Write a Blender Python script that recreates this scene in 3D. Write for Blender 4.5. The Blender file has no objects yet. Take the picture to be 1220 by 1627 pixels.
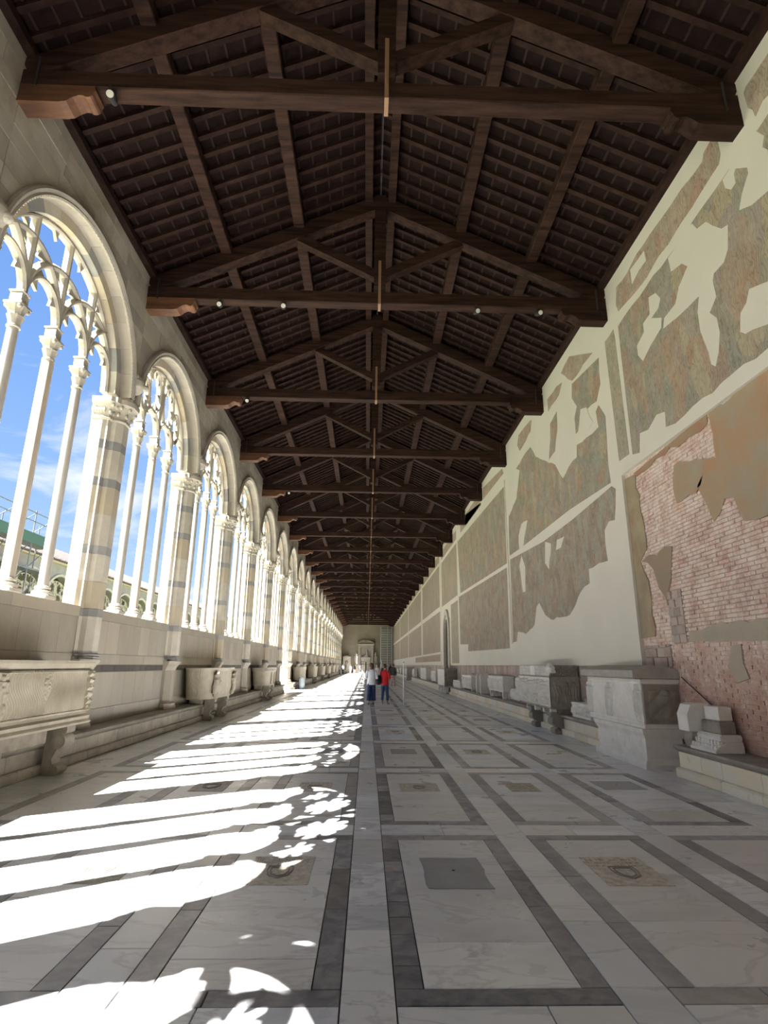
import bpy, math, random
import numpy as np
from mathutils import Vector, Matrix
random.seed(7); np.random.seed(7)
SC = bpy.context.scene
COL = SC.collection
PI = math.pi

# ------------------------------------------------------------------ camera
cam_d = bpy.data.cameras.new('camera'); cam = bpy.data.objects.new('camera', cam_d); COL.objects.link(cam)
SC.camera = cam
cam_d.sensor_fit = 'HORIZONTAL'; cam_d.sensor_width = 36.0
cam_d.lens = 36.0 * 886.0 / 1220.0
cam_d.clip_start = 0.05; cam_d.clip_end = 600
YAW, PITCH, ROLL = .0271, .2681, .0095
_f = Vector((math.sin(YAW)*math.cos(PITCH), math.cos(YAW)*math.cos(PITCH), math.sin(PITCH)))
_r = Vector((math.cos(YAW), -math.sin(YAW), 0)); _u = _r.cross(_f)
_r2 = math.cos(ROLL)*_r + math.sin(ROLL)*_u; _u2 = -math.sin(ROLL)*_r + math.cos(ROLL)*_u
m = Matrix((_r2, _u2, -_f)).transposed().to_4x4(); m.translation = Vector((0, 0, 1.6))
cam.matrix_world = m

# ------------------------------------------------------------------ world sky
w = bpy.data.worlds.new('sky'); SC.world = w; w.use_nodes = True
nt = w.node_tree; nt.nodes.clear()
def N(t, **k):
    n = nt.nodes.new(t)
    for a, b in k.items(): setattr(n, a, b)
    return n
tc = N('ShaderNodeTexCoord'); sep = N('ShaderNodeSeparateXYZ'); nt.links.new(tc.outputs['Generated'], sep.inputs[0])
ramp = N('ShaderNodeValToRGB'); nt.links.new(sep.outputs['Z'], ramp.inputs[0])
e = ramp.color_ramp.elements
e[0].position = 0.0; e[0].color = (.78, .92, 1.06, 1)
e[1].position = 1.0; e[1].color = (.13, .28, .72, 1)
for pz, c in ((.12, (.52, .74, 1.03)), (.28, (.33, .56, .99)), (.45, (.24, .46, .95)), (.65, (.18, .37, .87))):
    x = e.new(pz); x.color = (*c, 1)
add = N('ShaderNodeMath', operation='ADD'); add.inputs[1].default_value = .12; nt.links.new(sep.outputs['Z'], add.inputs[0])
mx_ = N('ShaderNodeMath', operation='MAXIMUM'); mx_.inputs[1].default_value = .05; nt.links.new(add.outputs[0], mx_.inputs[0])
comb = N('ShaderNodeCombineXYZ')
for i, ax in enumerate('XY'):
    d = N('ShaderNodeMath', operation='DIVIDE'); nt.links.new(sep.outputs[ax], d.inputs[0]); nt.links.new(mx_.outputs[0], d.inputs[1]); nt.links.new(d.outputs[0], comb.inputs[i])
nz = N('ShaderNodeTexNoise'); nz.inputs['Scale'].default_value = 1.5; nz.inputs['Detail'].default_value = 9; nz.inputs['Roughness'].default_value = .6; nz.inputs['Distortion'].default_value = .5
nt.links.new(comb.outputs[0], nz.inputs['Vector'])
cr = N('ShaderNodeValToRGB'); cr.color_ramp.elements[0].position = .50; cr.color_ramp.elements[1].position = .74
nt.links.new(nz.outputs['Fac'], cr.inputs[0])
mix = N('ShaderNodeMix', data_type='RGBA'); nt.links.new(cr.outputs[0], mix.inputs['Factor']); nt.links.new(ramp.outputs[0], mix.inputs['A']); mix.inputs['B'].default_value = (1.15, 1.17, 1.2, 1)
bg = N('ShaderNodeBackground'); bg.inputs['Strength'].default_value = .128; nt.links.new(mix.outputs['Result'], bg.inputs['Color'])
out = N('ShaderNodeOutputWorld'); nt.links.new(bg.outputs[0], out.inputs[0])

# ------------------------------------------------------------------ sun
sl = bpy.data.lights.new('sun', 'SUN'); sl.energy = 5.8; sl.angle = math.radians(.3); sl.color = (1, .965, .91)
sun = bpy.data.objects.new('sun', sl); COL.objects.link(sun)
sun.rotation_euler = Vector((.612, .375, -1)).to_track_quat('-Z', 'Y').to_euler(); sun.location = (-30, -20, 40)

SC.view_settings.view_transform = 'Standard'; SC.view_settings.look = 'None'; SC.view_settings.gamma = 1
SC.view_settings.use_curve_mapping = False; SC.view_settings.exposure = 3.0
SC.cycles.max_bounces = 16; SC.cycles.diffuse_bounces = 10; SC.cycles.glossy_bounces = 4

# ------------------------------------------------------------------ mesh helpers
class MB:
    def __init__(s): s.v = []; s.f = []; s.m = []
    def add(s, vs, fs, mi=0):
        o = len(s.v); s.v.extend([tuple(p) for p in vs]); s.f.extend([tuple(i+o for i in f) for f in fs]); s.m.extend([mi]*len(fs))
    def box(s, x0, x1, y0, y1, z0, z1, mi=0, skip=''):
        vs = [(x0,y0,z0),(x1,y0,z0),(x1,y1,z0),(x0,y1,z0),(x0,y0,z1),(x1,y0,z1),(x1,y1,z1),(x0,y1,z1)]
        fs = [(0,3,2,1),(4,5,6,7),(0,1,5,4),(1,2,6,5),(2,3,7,6),(3,0,4,7)]
        s.add(vs, [f for i, f in enumerate(fs) if 'bt'.find(skip) != i or not skip], mi)
    def cbox(s, x0, x1, y0, y1, z0, z1, c=.01, mi=0):
        """box with chamfered top/side edges: two inset rings"""
        vs = []
        for (z, i) in ((z0+c, 0), (z1-c, 0), (z1, c)):
            vs += [(x0+i,y0+i,z),(x1-i,y0+i,z),(x1-i,y1-i,z),(x0+i,y1-i,z)]
        vs += [(x0+c,y0+c,z0),(x1-c,y0+c,z0),(x1-c,y1-c,z0),(x0+c,y1-c,z0)]
        fs = [(12,15,14,13),(8,9,10,11)]
        for a, b in ((0,4),(4,8),(12,0)):
            for k in range(4):
                l = (k+1) % 4; fs.append((a+k, a+l, b+l, b+k))
        s.add(vs, fs, mi)
    def prism(s, poly, a, b, axis='x', mi=0):
        """extrude 2D polygon (p,q) between a and b along axis. axis x: (y,z); y: (x,z); z: (x,y)"""
        n = len(poly)
        def P(t, p):
            return {'x': (t, p[0], p[1]), 'y': (p[0], t, p[1]), 'z': (p[0], p[1], t)}[axis]
        vs = [P(a, p) for p in poly] + [P(b, p) for p in poly]
        area = sum(poly[i][0]*poly[(i+1)%n][1]-poly[(i+1)%n][0]*poly[i][1] for i in range(n))
        flip = (area < 0) ^ (b < a) ^ (axis == 'y')
        fs = [tuple(range(n-1,-1,-1)), tuple(range(n,2*n))] + [(i,(i+1)%n,n+(i+1)%n,n+i) for i in range(n)]
        if flip: fs = [f[::-1] for f in fs]
        s.add(vs, fs, mi)
    def tube(s, p, q, r0, r1=None, n=8, mi=0, cap=True):
        r1 = r0 if r1 is None else r1
        p = Vector(p); q = Vector(q); d = (q-p).normalized()
        u = d.orthogonal().normalized(); v = d.cross(u)
        vs = []
        for c, r in ((p, r0), (q, r1)):
            vs += [c + r*(math.cos(2*PI*i/n)*u + math.sin(2*PI*i/n)*v) for i in range(n)]
        fs = [(i,(i+1)%n,n+(i+1)%n,n+i) for i in range(n)]
        if cap: fs += [tuple(range(n-1,-1,-1)), tuple(range(n,2*n))]
        s.add(vs, fs, mi)
    def lathe(s, prof, c=(0,0,0), n=16, mi=0, mod=None, sq=None):
        """prof: (r,z) list; mod(r,z,theta)->r"""
        vs = []; k = len(prof)
        for r, z in prof:
            for i in range(n):
                t = 2*PI*i/n; rr = mod(r, z, t) if mod else r
                vs.append((c[0]+rr*math.cos(t), c[1]+rr*math.sin(t), c[2]+z))
        fs = [(j*n+i, j*n+(i+1)%n, (j+1)*n+(i+1)%n, (j+1)*n+i) for j in range(k-1) for i in range(n)]
        fs += [tuple(range(n-1,-1,-1)), tuple(range((k-1)*n, k*n))]
        s.add(vs, fs, mi)
    def loft(s, rings, n=14, mi=0):
        """rings: (cx,cy,cz,rx,ry)"""
        vs = []
        for cx, cy, cz, rx, ry in rings:
            vs += [(cx+rx*math.cos(2*PI*i/n), cy+ry*math.sin(2*PI*i/n), cz) for i in range(n)]
        k = len(rings)
        fs = [(j*n+i, j*n+(i+1)%n, (j+1)*n+(i+1)%n, (j+1)*n+i) for j in range(k-1) for i in range(n)]
        fs += [tuple(range(n-1,-1,-1)), tuple(range((k-1)*n, k*n))]
        s.add(vs, fs, mi)
    def blob(s, c, r, fn=None, nu=16, nv=10, mi=0):
        vs = [];
        for j in range(nv+1):
            ph = PI*j/nv
            for i in range(nu):
                t = 2*PI*i/nu; d = Vector((math.sin(ph)*math.cos(t), math.sin(ph)*math.sin(t), math.cos(ph)))
                k = fn(d) if fn else 1
                vs.append((c[0]+r[0]*d.x*k, c[1]+r[1]*d.y*k, c[2]+r[2]*d.z*k))
        fs = [(j*nu+i, (j+1)*nu+i, (j+1)*nu+(i+1)%nu, j*nu+(i+1)%nu) for j in range(nv) for i in range(nu)]
        s.add(vs, fs, mi)
    def grid(s, O, U, V, Nn, H, mi=0):
        """heightfield panel: O origin, U,V full-extent vectors, Nn unit normal, H[nv,nu]"""
        nv, nu = H.shape; O = np.array(O, float); U = np.array(U, float); V = np.array(V, float); Nn = np.array(Nn, float)
        uu, vv = np.meshgrid(np.linspace(0,1,nu), np.linspace(0,1,nv))
        P = O + uu[...,None]*U + vv[...,None]*V + H[...,None]*Nn
        fl = np.dot(np.cross(U, V), Nn) < 0
        fs = []
        for j in range(nv-1):
            for i in range(nu-1):
                f = (j*nu+i, j*nu+i+1, (j+1)*nu+i+1, (j+1)*nu+i)
                fs.append(f[::-1] if fl else f)
        s.add([tuple(p) for p in P.reshape(-1,3)], fs, mi)
    def mesh(s, name, mats, smooth=False):
        me = bpy.data.meshes.new(name); me.from_pydata(s.v, [], s.f)
        if not isinstance(mats, (list, tuple)): mats = [mats]
        for mm in mats: me.materials.append(mm)
        if len(mats) > 1: me.polygons.foreach_set('material_index', s.m)
        if smooth:
            me.polygons.foreach_set('use_smooth', [True]*len(me.polygons))
            try: me.set_sharp_from_angle(angle=math.radians(smooth if smooth is not True else 40))
            except Exception: pass
        me.update(); return me
    def obj(s, name, mats, parent=None, smooth=False, loc=None):
        return link(name, s.mesh(name, mats, smooth), parent, loc)
def link(name, me, parent=None, loc=None, rz=0):
    o = bpy.data.objects.new(name, me); COL.objects.link(o)
    if parent: o.parent = parent
    if loc: o.location = loc
    if rz: o.rotation_euler = (0, 0, rz)
    return o
def empty(name, parent=None, loc=(0,0,0), rz=0): return link(name, None, parent, loc, rz)
def thing(name, label, cat, loc=(0,0,0), rz=0, group=None):
    o = empty(name, None, loc, rz); return tag(o, label, cat, group)
def tag(o, label, cat, group=None):
    o['label'] = label; o['category'] = cat
    if group: o['group'] = group
    return o
def struct(o): o['kind'] = 'structure'; return o
def stuff(o): o['kind'] = 'stuff'; return o

# ------------------------------------------------------------------ materials
MATS = {}
def mat(name, c1, c2=None, scale=3.0, detail=6, lo=.35, hi=.65, rough=.7, rvar=0, vein=None, vscale=2.0, rnd=0, rnd_col=None, bump=0, bscale=30, stretch=None, spec=.5, dark=None, metal=0, emis=None, dist=0.0, extra=None):
    m = bpy.data.materials.new(name); m.use_nodes = True; t = m.node_tree; t.nodes.clear(); L = t.links.new
    def n(ty, **k):
        a = t.nodes.new(ty)
        for i, j in k.items(): setattr(a, i, j)
        return a
    b = n('ShaderNodeBsdfPrincipled'); o = n('ShaderNodeOutputMaterial'); L(b.outputs[0], o.inputs[0])
    b.inputs['Roughness'].default_value = rough; b.inputs['Specular IOR Level'].default_value = spec; b.inputs['Metallic'].default_value = metal
    geo = n('ShaderNodeNewGeometry'); vec = geo.outputs['Position']
    if stretch:
        mp = n('ShaderNodeMapping'); mp.inputs['Scale'].default_value = stretch; L(vec, mp.inputs[0]); vec = mp.outputs[0]
    oi = n('ShaderNodeObjectInfo')
    def mixc(f, a, bb, mode='MIX'):
        x = n('ShaderNodeMix', data_type='RGBA', blend_type=mode)
        if hasattr(f, 'is_linked') or hasattr(f, 'node'): L(f, x.inputs['Factor'])
        else: x.inputs['Factor'].default_value = f
        for s_, v in (('A', a), ('B', bb)):
            if isinstance(v, tuple): x.inputs[s_].default_value = (*v, 1) if len(v) == 3 else v
            else: L(v, x.inputs[s_])
        return x.outputs['Result']
    def noise(sc, de=6, ro=.6, di=0, v=None):
        x = n('ShaderNodeTexNoise'); x.inputs['Scale'].default_value = sc; x.inputs['Detail'].default_value = de; x.inputs['Roughness'].default_value = ro; x.inputs['Distortion'].default_value = di
        L(v or vec, x.inputs['Vector']); return x.outputs['Fac']
    def rampv(f, a, c, va=0., vc=1.):
        x = n('ShaderNodeMapRange'); x.inputs['From Min'].default_value = a; x.inputs['From Max'].default_value = c; x.inputs['To Min'].default_value = va; x.inputs['To Max'].default_value = vc
        L(f, x.inputs['Value']); return x.outputs[0]
    col = c1
    if c2: col = mixc(rampv(noise(scale, detail, .6, dist), lo, hi), c1, c2)
    if vein:
        wv = n('ShaderNodeTexNoise'); wv.inputs['Scale'].default_value = vscale; wv.inputs['Detail'].default_value = 7; wv.inputs['Distortion'].default_value = .7; wv.inputs['Roughness'].default_value = .55
        # per-object offset so that veins break at the joints
        vm = n('ShaderNodeVectorMath', operation='ADD'); cmb = n('ShaderNodeCombineXYZ')
        for i in range(3):
            q = n('ShaderNodeMath', operation='MULTIPLY'); q.inputs[1].default_value = (37., 91., 53.)[i]; L(oi.outputs['Random'], q.inputs[0]); L(q.outputs[0], cmb.inputs[i])
        L(vec, vm.inputs[0]); L(cmb.outputs[0], vm.inputs[1]); vmp = n('ShaderNodeMapping'); vmp.inputs['Rotation'].default_value = (0, 0, .7); vmp.inputs['Scale'].default_value = (.55, 1.9, 1.); L(vm.outputs[0], vmp.inputs[0]); L(vmp.outputs[0], wv.inputs['Vector'])
        a1 = n('ShaderNodeMath', operation='SUBTRACT'); a1.inputs[1].default_value = .5; L(wv.outputs['Fac'], a1.inputs[0])
        a2 = n('ShaderNodeMath', operation='ABSOLUTE'); L(a1.outputs[0], a2.inputs[0])
        col = mixc(rampv(a2.outputs[0], 0.0, .022, .55, 0.0), col, vein)
        col = mixc(rampv(wv.outputs['Fac'], .5, .78, 0, .6), col, vein)
    if dark:   # stains
        col = mixc(rampv(noise(dark[1], 8, .65, .3), dark[2], dark[3]), col, dark[0])
    if rnd_col: col = mixc(rampv(oi.outputs['Random'], dict(a=0).get('a', 0), 1., 0, 1.), col, mixc(.5, col, rnd_col))
    if rnd:
        hm = n('ShaderNodeMath', operation='MULTIPLY'); hm.inputs[1].default_value = 7.31; L(oi.outputs['Random'], hm.inputs[0])
        fr = n('ShaderNodeMath', operation='FRACT'); L(hm.outputs[0], fr.inputs[0])
        hs = n('ShaderNodeHueSaturation'); L(rampv(fr.outputs[0], 0, 1, 1-rnd, 1+rnd), hs.inputs['Value'])
        if isinstance(col, tuple): hs.inputs['Color'].default_value = (*col, 1)
        else: L(col, hs.inputs['Color'])
        col = hs.outputs[0]
    if extra: col = extra(t, n, L, mixc, noise, rampv, geo, col)
    if isinstance(col, tuple): b.inputs['Base Color'].default_value = (*col, 1)
    else: L(col, b.inputs['Base Color'])
    if rvar: L(rampv(noise(1.7, 4), .3, .7, rough-rvar, rough+rvar), b.inputs['Roughness'])
    if bump:
        bp = n('ShaderNodeBump'); bp.inputs['Strength'].default_value = bump; bp.inputs['Distance'].default_value = .02
        L(noise(bscale, 6), bp.inputs['Height']); L(bp.outputs[0], b.inputs['Normal'])
    MATS[name] = m; return m
M_white = mat('marble_white', (.80,.835,.88), (.70,.74,.80), 1.1, rough=.34, rvar=.1, vein=(.36,.37,.41), vscale=1.3, rnd=.13, rnd_col=(.76,.70,.58), bump=.05, bscale=14)
M_strip = mat('marble_dark', (.16,.165,.19), (.38,.38,.40), 7, rough=.38, rvar=.1, rnd=.45, rnd_col=(.30,.27,.25), bump=.15, bscale=25, dist=.6)
M_strip_r = mat('marble_grey', (.26,.265,.29), (.42,.42,.43), 6, rough=.4, rvar=.1, rnd=.3, rnd_col=(.3,.27,.22), bump=.12, bscale=25, dist=.6)
M_mortar = mat('mortar', (.10,.09,.08), rough=.95)
M_plaque = mat('plaque_stone', (.70,.66,.57), (.42,.38,.32), 16, rough=.6, bump=.5, bscale=60, rnd=.2)
M_slate = mat('slate', (.28,.29,.31), (.35,.36,.38), 5, rough=.4)
M_stone = mat('wall_stone', (.54,.50,.41), (.42,.385,.31), 2.2, rough=.8, rnd=.2, rnd_col=(.36,.33,.27), dark=((.29,.22,.13), .9, .52, .72), bump=.2, bscale=18)
M_dado = mat('dado_marble', (.41,.38,.32), (.33,.305,.255), 1.3, rough=.5, rnd=.1, rnd_col=(.40,.34,.26), vein=(.32,.27,.21), vscale=1.1, stretch=(1,1,.45), bump=.05)
M_band = mat('dark_band', (.055,.045,.038), (.10,.085,.07), 6, rough=.6, rnd=.2)
M_cream = mat('cream_marble', (.60,.56,.47), (.50,.46,.39), 3, rough=.6, rnd=.08, dark=((.45,.36,.24), 2.2, .6, .8), bump=.15, bscale=25)
M_greyst = mat('grey_marble', (.36,.36,.345), (.29,.29,.28), 4, rough=.6, rnd=.12, bump=.12, bscale=25)
M_ochrest = mat('ochre_stone', (.52,.44,.31), (.47,.42,.33), 3, rough=.7, rnd=.12, bump=.15, bscale=25)
M_col = mat('column_marble', (.60,.57,.52), (.50,.46,.41), 5, rough=.5, bump=.08, bscale=30, stretch=(1,1,.3))
M_col2 = mat('octagonal_marble', (.60,.51,.41), (.50,.44,.37), 4, rough=.6, bump=.1, bscale=30, stretch=(1,1,.3))
M_bench = mat('bench_stone', (.47,.43,.36), (.34,.31,.26), 3, rough=.65, rnd=.12, vein=(.38,.33,.27), vscale=1.5, dark=((.22,.19,.15), 3, .58, .75), bump=.25, bscale=22)
M_seat = mat('bench_seat', (.36,.33,.28), (.25,.23,.20), 3, rough=.65, rnd=.12, bump=.3, bscale=20)
M_benchy = mat('bench_yellow', (.80,.72,.54), (.78,.77,.72), 2.2, rough=.55, rnd=.1, rnd_col=(.78,.66,.45), dark=((.33,.29,.23), 3, .62, .8), bump=.2, bscale=22)
M_sarc = mat('sarcophagus_marble', (.40,.36,.28), (.34,.30,.23), 4, rough=.7, dark=((.34,.29,.20), 2.5, .55, .8), bump=.2, bscale=40)
M_sarcw = mat('sarcophagus_white', (.82,.80,.75), (.72,.69,.63), 4, rough=.7, dark=((.48,.44,.38), 3, .6, .85), bump=.2, bscale=40)
M_lid = mat('lid_stone', (.45,.42,.37), (.36,.33,.29), 5, rough=.75, bump=.3, bscale=30)
M_old_shade = mat('weathered_shade_stone', (.40,.36,.30), (.27,.24,.20), 5, rough=.8, rnd=.1, bump=.35, bscale=30)  # weathered stone; on the right sarcophagus ends its dark tone is painted shade
M_plaster = mat('plaster', (.72,.69,.60), (.69,.66,.57), .8, rough=.9, bump=.03, bscale=9)
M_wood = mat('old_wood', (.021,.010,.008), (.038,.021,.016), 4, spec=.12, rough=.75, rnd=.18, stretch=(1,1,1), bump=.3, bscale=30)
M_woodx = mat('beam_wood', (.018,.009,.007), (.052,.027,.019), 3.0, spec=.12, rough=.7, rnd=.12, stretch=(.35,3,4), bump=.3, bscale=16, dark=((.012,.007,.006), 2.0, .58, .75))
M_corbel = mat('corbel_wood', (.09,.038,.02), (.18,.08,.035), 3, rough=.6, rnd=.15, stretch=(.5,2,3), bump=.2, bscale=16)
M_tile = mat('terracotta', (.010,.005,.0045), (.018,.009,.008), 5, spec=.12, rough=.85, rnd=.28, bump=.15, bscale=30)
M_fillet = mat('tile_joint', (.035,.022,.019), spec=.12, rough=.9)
M_iron = mat('iron', (.05,.045,.042), rough=.5, metal=.4)
M_brass = mat('strap_metal', (.32,.19,.11), rough=.5, metal=.3)
M_lens = mat('lamp_glass', (.75,.74,.68), rough=.15)
def brickx(t, n, L, mixc, noise, rampv, geo, col):
    # old whitewash that survives more on the lower half of the wall
    sp = n('ShaderNodeSeparateXYZ'); L(geo.outputs['Position'], sp.inputs[0])
    f = noise(3.4, 12, .85, .3); a = n('ShaderNodeMath', operation='ADD'); L(f, a.inputs[0]); L(rampv(sp.outputs['Z'], 1.0, 2.2, -.10, .0), a.inputs[1])
    c = mixc(rampv(noise(1.1, 6, .6, .3), .45, .62, 0, .5), col, (.60,.40,.27))
    return mixc(rampv(a.outputs[0], .40, .55, 0, .85), c, (.86,.76,.68))
M_brick = mat('brick', (.56,.33,.265), (.48,.27,.22), 8, rough=.9, rnd=.2, rnd_col=(.50,.33,.24), bump=.5, bscale=50, extra=brickx)
M_bmort = mat('brick_mortar', (.66,.55,.47), (.52,.38,.30), 6, rough=.95, bump=.4, bscale=40)
M_pink = mat('pink_block', (.42,.29,.25), (.50,.42,.37), 5, rough=.85, rnd=.18, rnd_col=(.40,.38,.33), bump=.3, bscale=35)
def paint(cols, sc=3.0, st=(1,1,.5)):
    def ex(t, n, L, mixc, noise, rampv, geo, col):
        mp = n('ShaderNodeMapping'); mp.inputs['Scale'].default_value = (1, 1.7, .75); L(geo.outputs['Position'], mp.inputs[0])
        ds = n('ShaderNodeTexNoise'); ds.inputs['Scale'].default_value = 1.6; ds.inputs['Detail'].default_value = 4; L(mp.outputs[0], ds.inputs['Vector'])
        mv = n('ShaderNodeMix', data_type='VECTOR'); mv.inputs['Factor'].default_value = .22; L(mp.outputs[0], mv.inputs['A']); L(ds.outputs['Color'], mv.inputs['B'])
        v = n('ShaderNodeTexVoronoi'); v.inputs['Scale'].default_value = sc; v.inputs['Randomness'].default_value = 1; L(mv.outputs['Result'], v.inputs['Vector'])
        sp = n('ShaderNodeSeparateColor'); L(v.outputs['Color'], sp.inputs[0])
        r = n('ShaderNodeValToRGB'); r.color_ramp.interpolation = 'CONSTANT'
        el = r.color_ramp.elements
        el[0].color = (*cols[0], 1); el[1].position = 1/len(cols); el[1].color = (*cols[1], 1)
        for i in range(2, len(cols)):
            k = el.new(i/len(cols)); k.color = (*cols[i], 1)
        L(sp.outputs[0], r.inputs[0])
        c = mixc(.62, col, r.outputs[0])
        # drawn contour lines and folds
        w = n('ShaderNodeTexWave'); w.inputs['Scale'].default_value = 3.2; w.inputs['Distortion'].default_value = 16; w.inputs['Detail'].default_value = 3; w.inputs['Detail Scale'].default_value = 1.5; w.bands_direction = 'Y'
        L(mp.outputs[0], w.inputs['Vector'])
        c = mixc(rampv(w.outputs['Fac'], .0, .25, .5, 0), c, (.14,.10,.075))
        c = mixc(rampv(w.outputs['Fac'], .82, 1, 0, .28), c, (.50,.44,.33))
        c = mixc(rampv(noise(2.3, 10, .75, .5), .42, .70, 0, .55), c, (.50,.44,.34))
        return c
    return ex
M_fres = {
 'scene': mat('fresco_scene', (.29,.25,.185), (.37,.325,.245), 3, rough=.9, extra=paint([(.30,.29,.22),(.42,.25,.16),(.25,.28,.24),(.45,.38,.24),(.33,.28,.27),(.36,.24,.19),(.24,.25,.20)], 2.6)),
 'battle': mat('fresco_battle', (.33,.27,.205), (.27,.23,.175), 5, rough=.9, extra=paint([(.30,.25,.18),(.38,.28,.21),(.33,.36,.32),(.28,.22,.17),(.40,.32,.24)], 4.2)),
 'frieze': mat('fresco_frieze', (.37,.28,.21), (.43,.33,.255), 4, rough=.9, extra=paint([(.44,.26,.19),(.40,.33,.25),(.34,.27,.2),(.48,.36,.28)], 5)),
 'ornament': mat('fresco_ornament', (.34,.32,.235), (.38,.34,.25), 4, rough=.9, extra=paint([(.28,.29,.22),(.40,.33,.23),(.34,.31,.23)], 5)),
 'far': mat('fresco_far', (.40,.34,.25), (.33,.28,.215), 2, rough=.9, stretch=(1,1,.35), extra=paint([(.36,.31,.24),(.42,.35,.27),(.32,.30,.25),(.44,.34,.25)], 1.6)),
}
M_rem = {
 'ochre': mat('ochre_render', (.45,.27,.155), (.40,.31,.205), 1.6, rough=.9, dist=.8, bump=.15, bscale=12, dark=((.36,.34,.26), 1.2, .45, .7)),
 'border': mat('painted_border', (.40,.34,.215), (.30,.24,.16), 3, rough=.9, dark=((.38,.20,.12), 2, .55, .7)),
 'redband': mat('painted_red_band', (.38,.21,.135), (.34,.26,.165), 3, rough=.9),
 'grey': mat('grey_render', (.40,.36,.29), (.47,.40,.30), 2, rough=.9, bump=.15, bscale=12),
 'brown': mat('brown_render', (.36,.25,.17), (.32,.26,.185), 3, rough=.9, bump=.2, bscale=14),
}
M_roof = mat('roof_tiles', (.10,.08,.078), (.14,.12,.11), 6, rough=.9)
M_facade = mat('facade_marble', (.34,.335,.32), (.28,.27,.25), 1, rough=.7)
M_court = mat('gravel', (.62,.58,.50), (.54,.50,.41), 2, rough=.95)
M_grass = mat('grass', (.09,.14,.035), (.14,.18,.05), 2, rough=.95)
M_steel = mat('galvanised_steel', (.20,.22,.235), (.26,.28,.29), 8, rough=.45, metal=.5)
M_steelL = mat('pale_steel', (.50,.53,.56), rough=.5)
M_net = mat('green_net', (.07,.15,.125), rough=.8)
M_endw = mat('end_wall_plaster', (.40,.35,.255), (.33,.29,.22), .5, rough=.9, dark=((.20,.17,.13), .3, .60, .75))
M_mon = mat('monument_marble', (.47,.43,.34), (.38,.35,.29), 3, rough=.7)
M_blk = mat('black', (.02,.02,.022), rough=.6)
# ================================================================== SETTING
XL, XR, XU = -5.25, 5.31, -4.95          # dado face, brick face, upper wall face (left)
S = 4.655; Y0 = 10.75; YB, YE = -7.9, 116.0
def pier_y(k): return Y0 + S*k
def win_y(k): return Y0 - S/2 + S*k       # window k lies before pier k
KMIN, KMAX = -3, 22
DOOR_K = 6                                # the bay without parapet
rs = random.Random(3)

# ---------------------------------------------------------------- floor
fb = MB(); fb.box(-5.9, 5.5, YB, YE, -.2, -.012)
floor = struct(fb.obj('floor', M_mortar))
ycut = 30.5
far_light, far_dark = MB(), MB()
cnt = dict(slab=0, border=0, strip=0)
def pc(kind, x0, x1, y0, y1, m, j=.004, force_far=False):
    lim = {'marble_slab': 300, 'border_strip': 300, 'paving_strip': 300}
    if force_far or y0 > ycut or cnt.get(kind, 0) >= lim[kind] or y1 < 1.5:
        (far_dark if kind == 'border_strip' else far_light).box(x0+j, x1-j, y0+j, y1-j, -.015, 0); return
    cnt[kind] = cnt.get(kind, 0) + 1
    b = MB(); dz = rs.uniform(-.0012, .0012); b.cbox(x0+j, x1-j, y0+j, y1-j, -.02, dz, .002); b.obj(kind, m, floor)
ystart = [-6.65, -3.35, -.04, 3.25, 6.45, 9.77, 13.12, 16.45]
while ystart[-1] < YE: ystart.append(ystart[-1]+3.33)
# central strip
y = YB
cj = [3.05, 4.07, 4.43, 5.0, 5.32, 5.94, 6.5, 7.2, 7.9, 8.6, 9.8, 10.4, 11.6, 12.2, 13.1]
while y < YE:
    nx = next((c for c in cj if c > y+.2), y + rs.uniform(.6, 1.3))
    if nx-y > 1.6: nx = y + 1.1
    pc('paving_strip', -.105, .172, y, nx, M_white); y = nx
cols = [.172+1.414*j for j in range(3)] + [-.105-1.122-1.414*j for j in range(3)]
for ci, x0 in enumerate(cols):
    right = ci < 3; x1 = x0+1.122; B = .15
    for r, ys in enumerate(ystart[:-1]):
        ye = ystart[r+1]-.36 if r+1 < len(ystart) else ys+2.9
        md = M_strip if (ci in (0,) or rs.random() < .55) else M_strip_r
        if ys < 34:
            # side borders
            for sx in (0, 1):
                a, b_ = (x0, x0+B) if sx == 0 else (x1-B, x1)
                n = 9 if (ci == 0 and sx == 0 and 3 < ys < 12) else (3 if ys < 14 else 2)
                cuts = sorted([ys+B] + [ys+B+(ye-ys-2*B)*(i+rs.uniform(-.2,.2))/n for i in range(1, n)] + [ye-B])
                for i in range(len(cuts)-1): pc('border_strip', a, b_, cuts[i], cuts[i+1], md)
            for (a, b_) in ((ys, ys+B), (ye-B, ye)):
                c = x0 + rs.uniform(.35, .8)
                if ci == 0 and a == ys and 3 < ys < 4: c = x1-.002
                pc('border_strip', x0, c, a, b_, md)
                if c < x1-.01: pc('border_strip', c, x1, a, b_, md if rs.random() < .7 else M_strip_r)
        else:
            for (a, b_, c, d) in ((x0, x0+B, ys, ye), (x1-B, x1, ys, ye), (x0+B, x1-B, ys, ys+B), (x0+B, x1-B, ye-B, ye)): far_dark.box(a, b_, c, d, -.015, 0)
        # main slab in two or three pieces around an inlaid plaque
        a, b_ = x0+B, x1-B; yj = ys+B+rs.choice((.22, .3, .45, .75)); 
        if ci == 0 and r == 3: yj = 3.9
        if ci == 1 and r == 3: yj = 4.18
        if ci == 3 and r == 3: yj = 3.71
        if ci == 4 and r == 3: yj = 4.58
        pc('marble_slab', a, b_, ys+B, yj, M_white); pc('marble_slab', a, b_, yj, ye-B, M_white)
        # cross strip of pale slabs beyond the frame
        if r+1 < len(ystart):
            c = x0 + rs.uniform(.4, .75); pc('paving_strip', x0, c, ye, ystart[r+1], M_white); pc('paving_strip', c, x1, ye, ystart[r+1], M_white)
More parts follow.
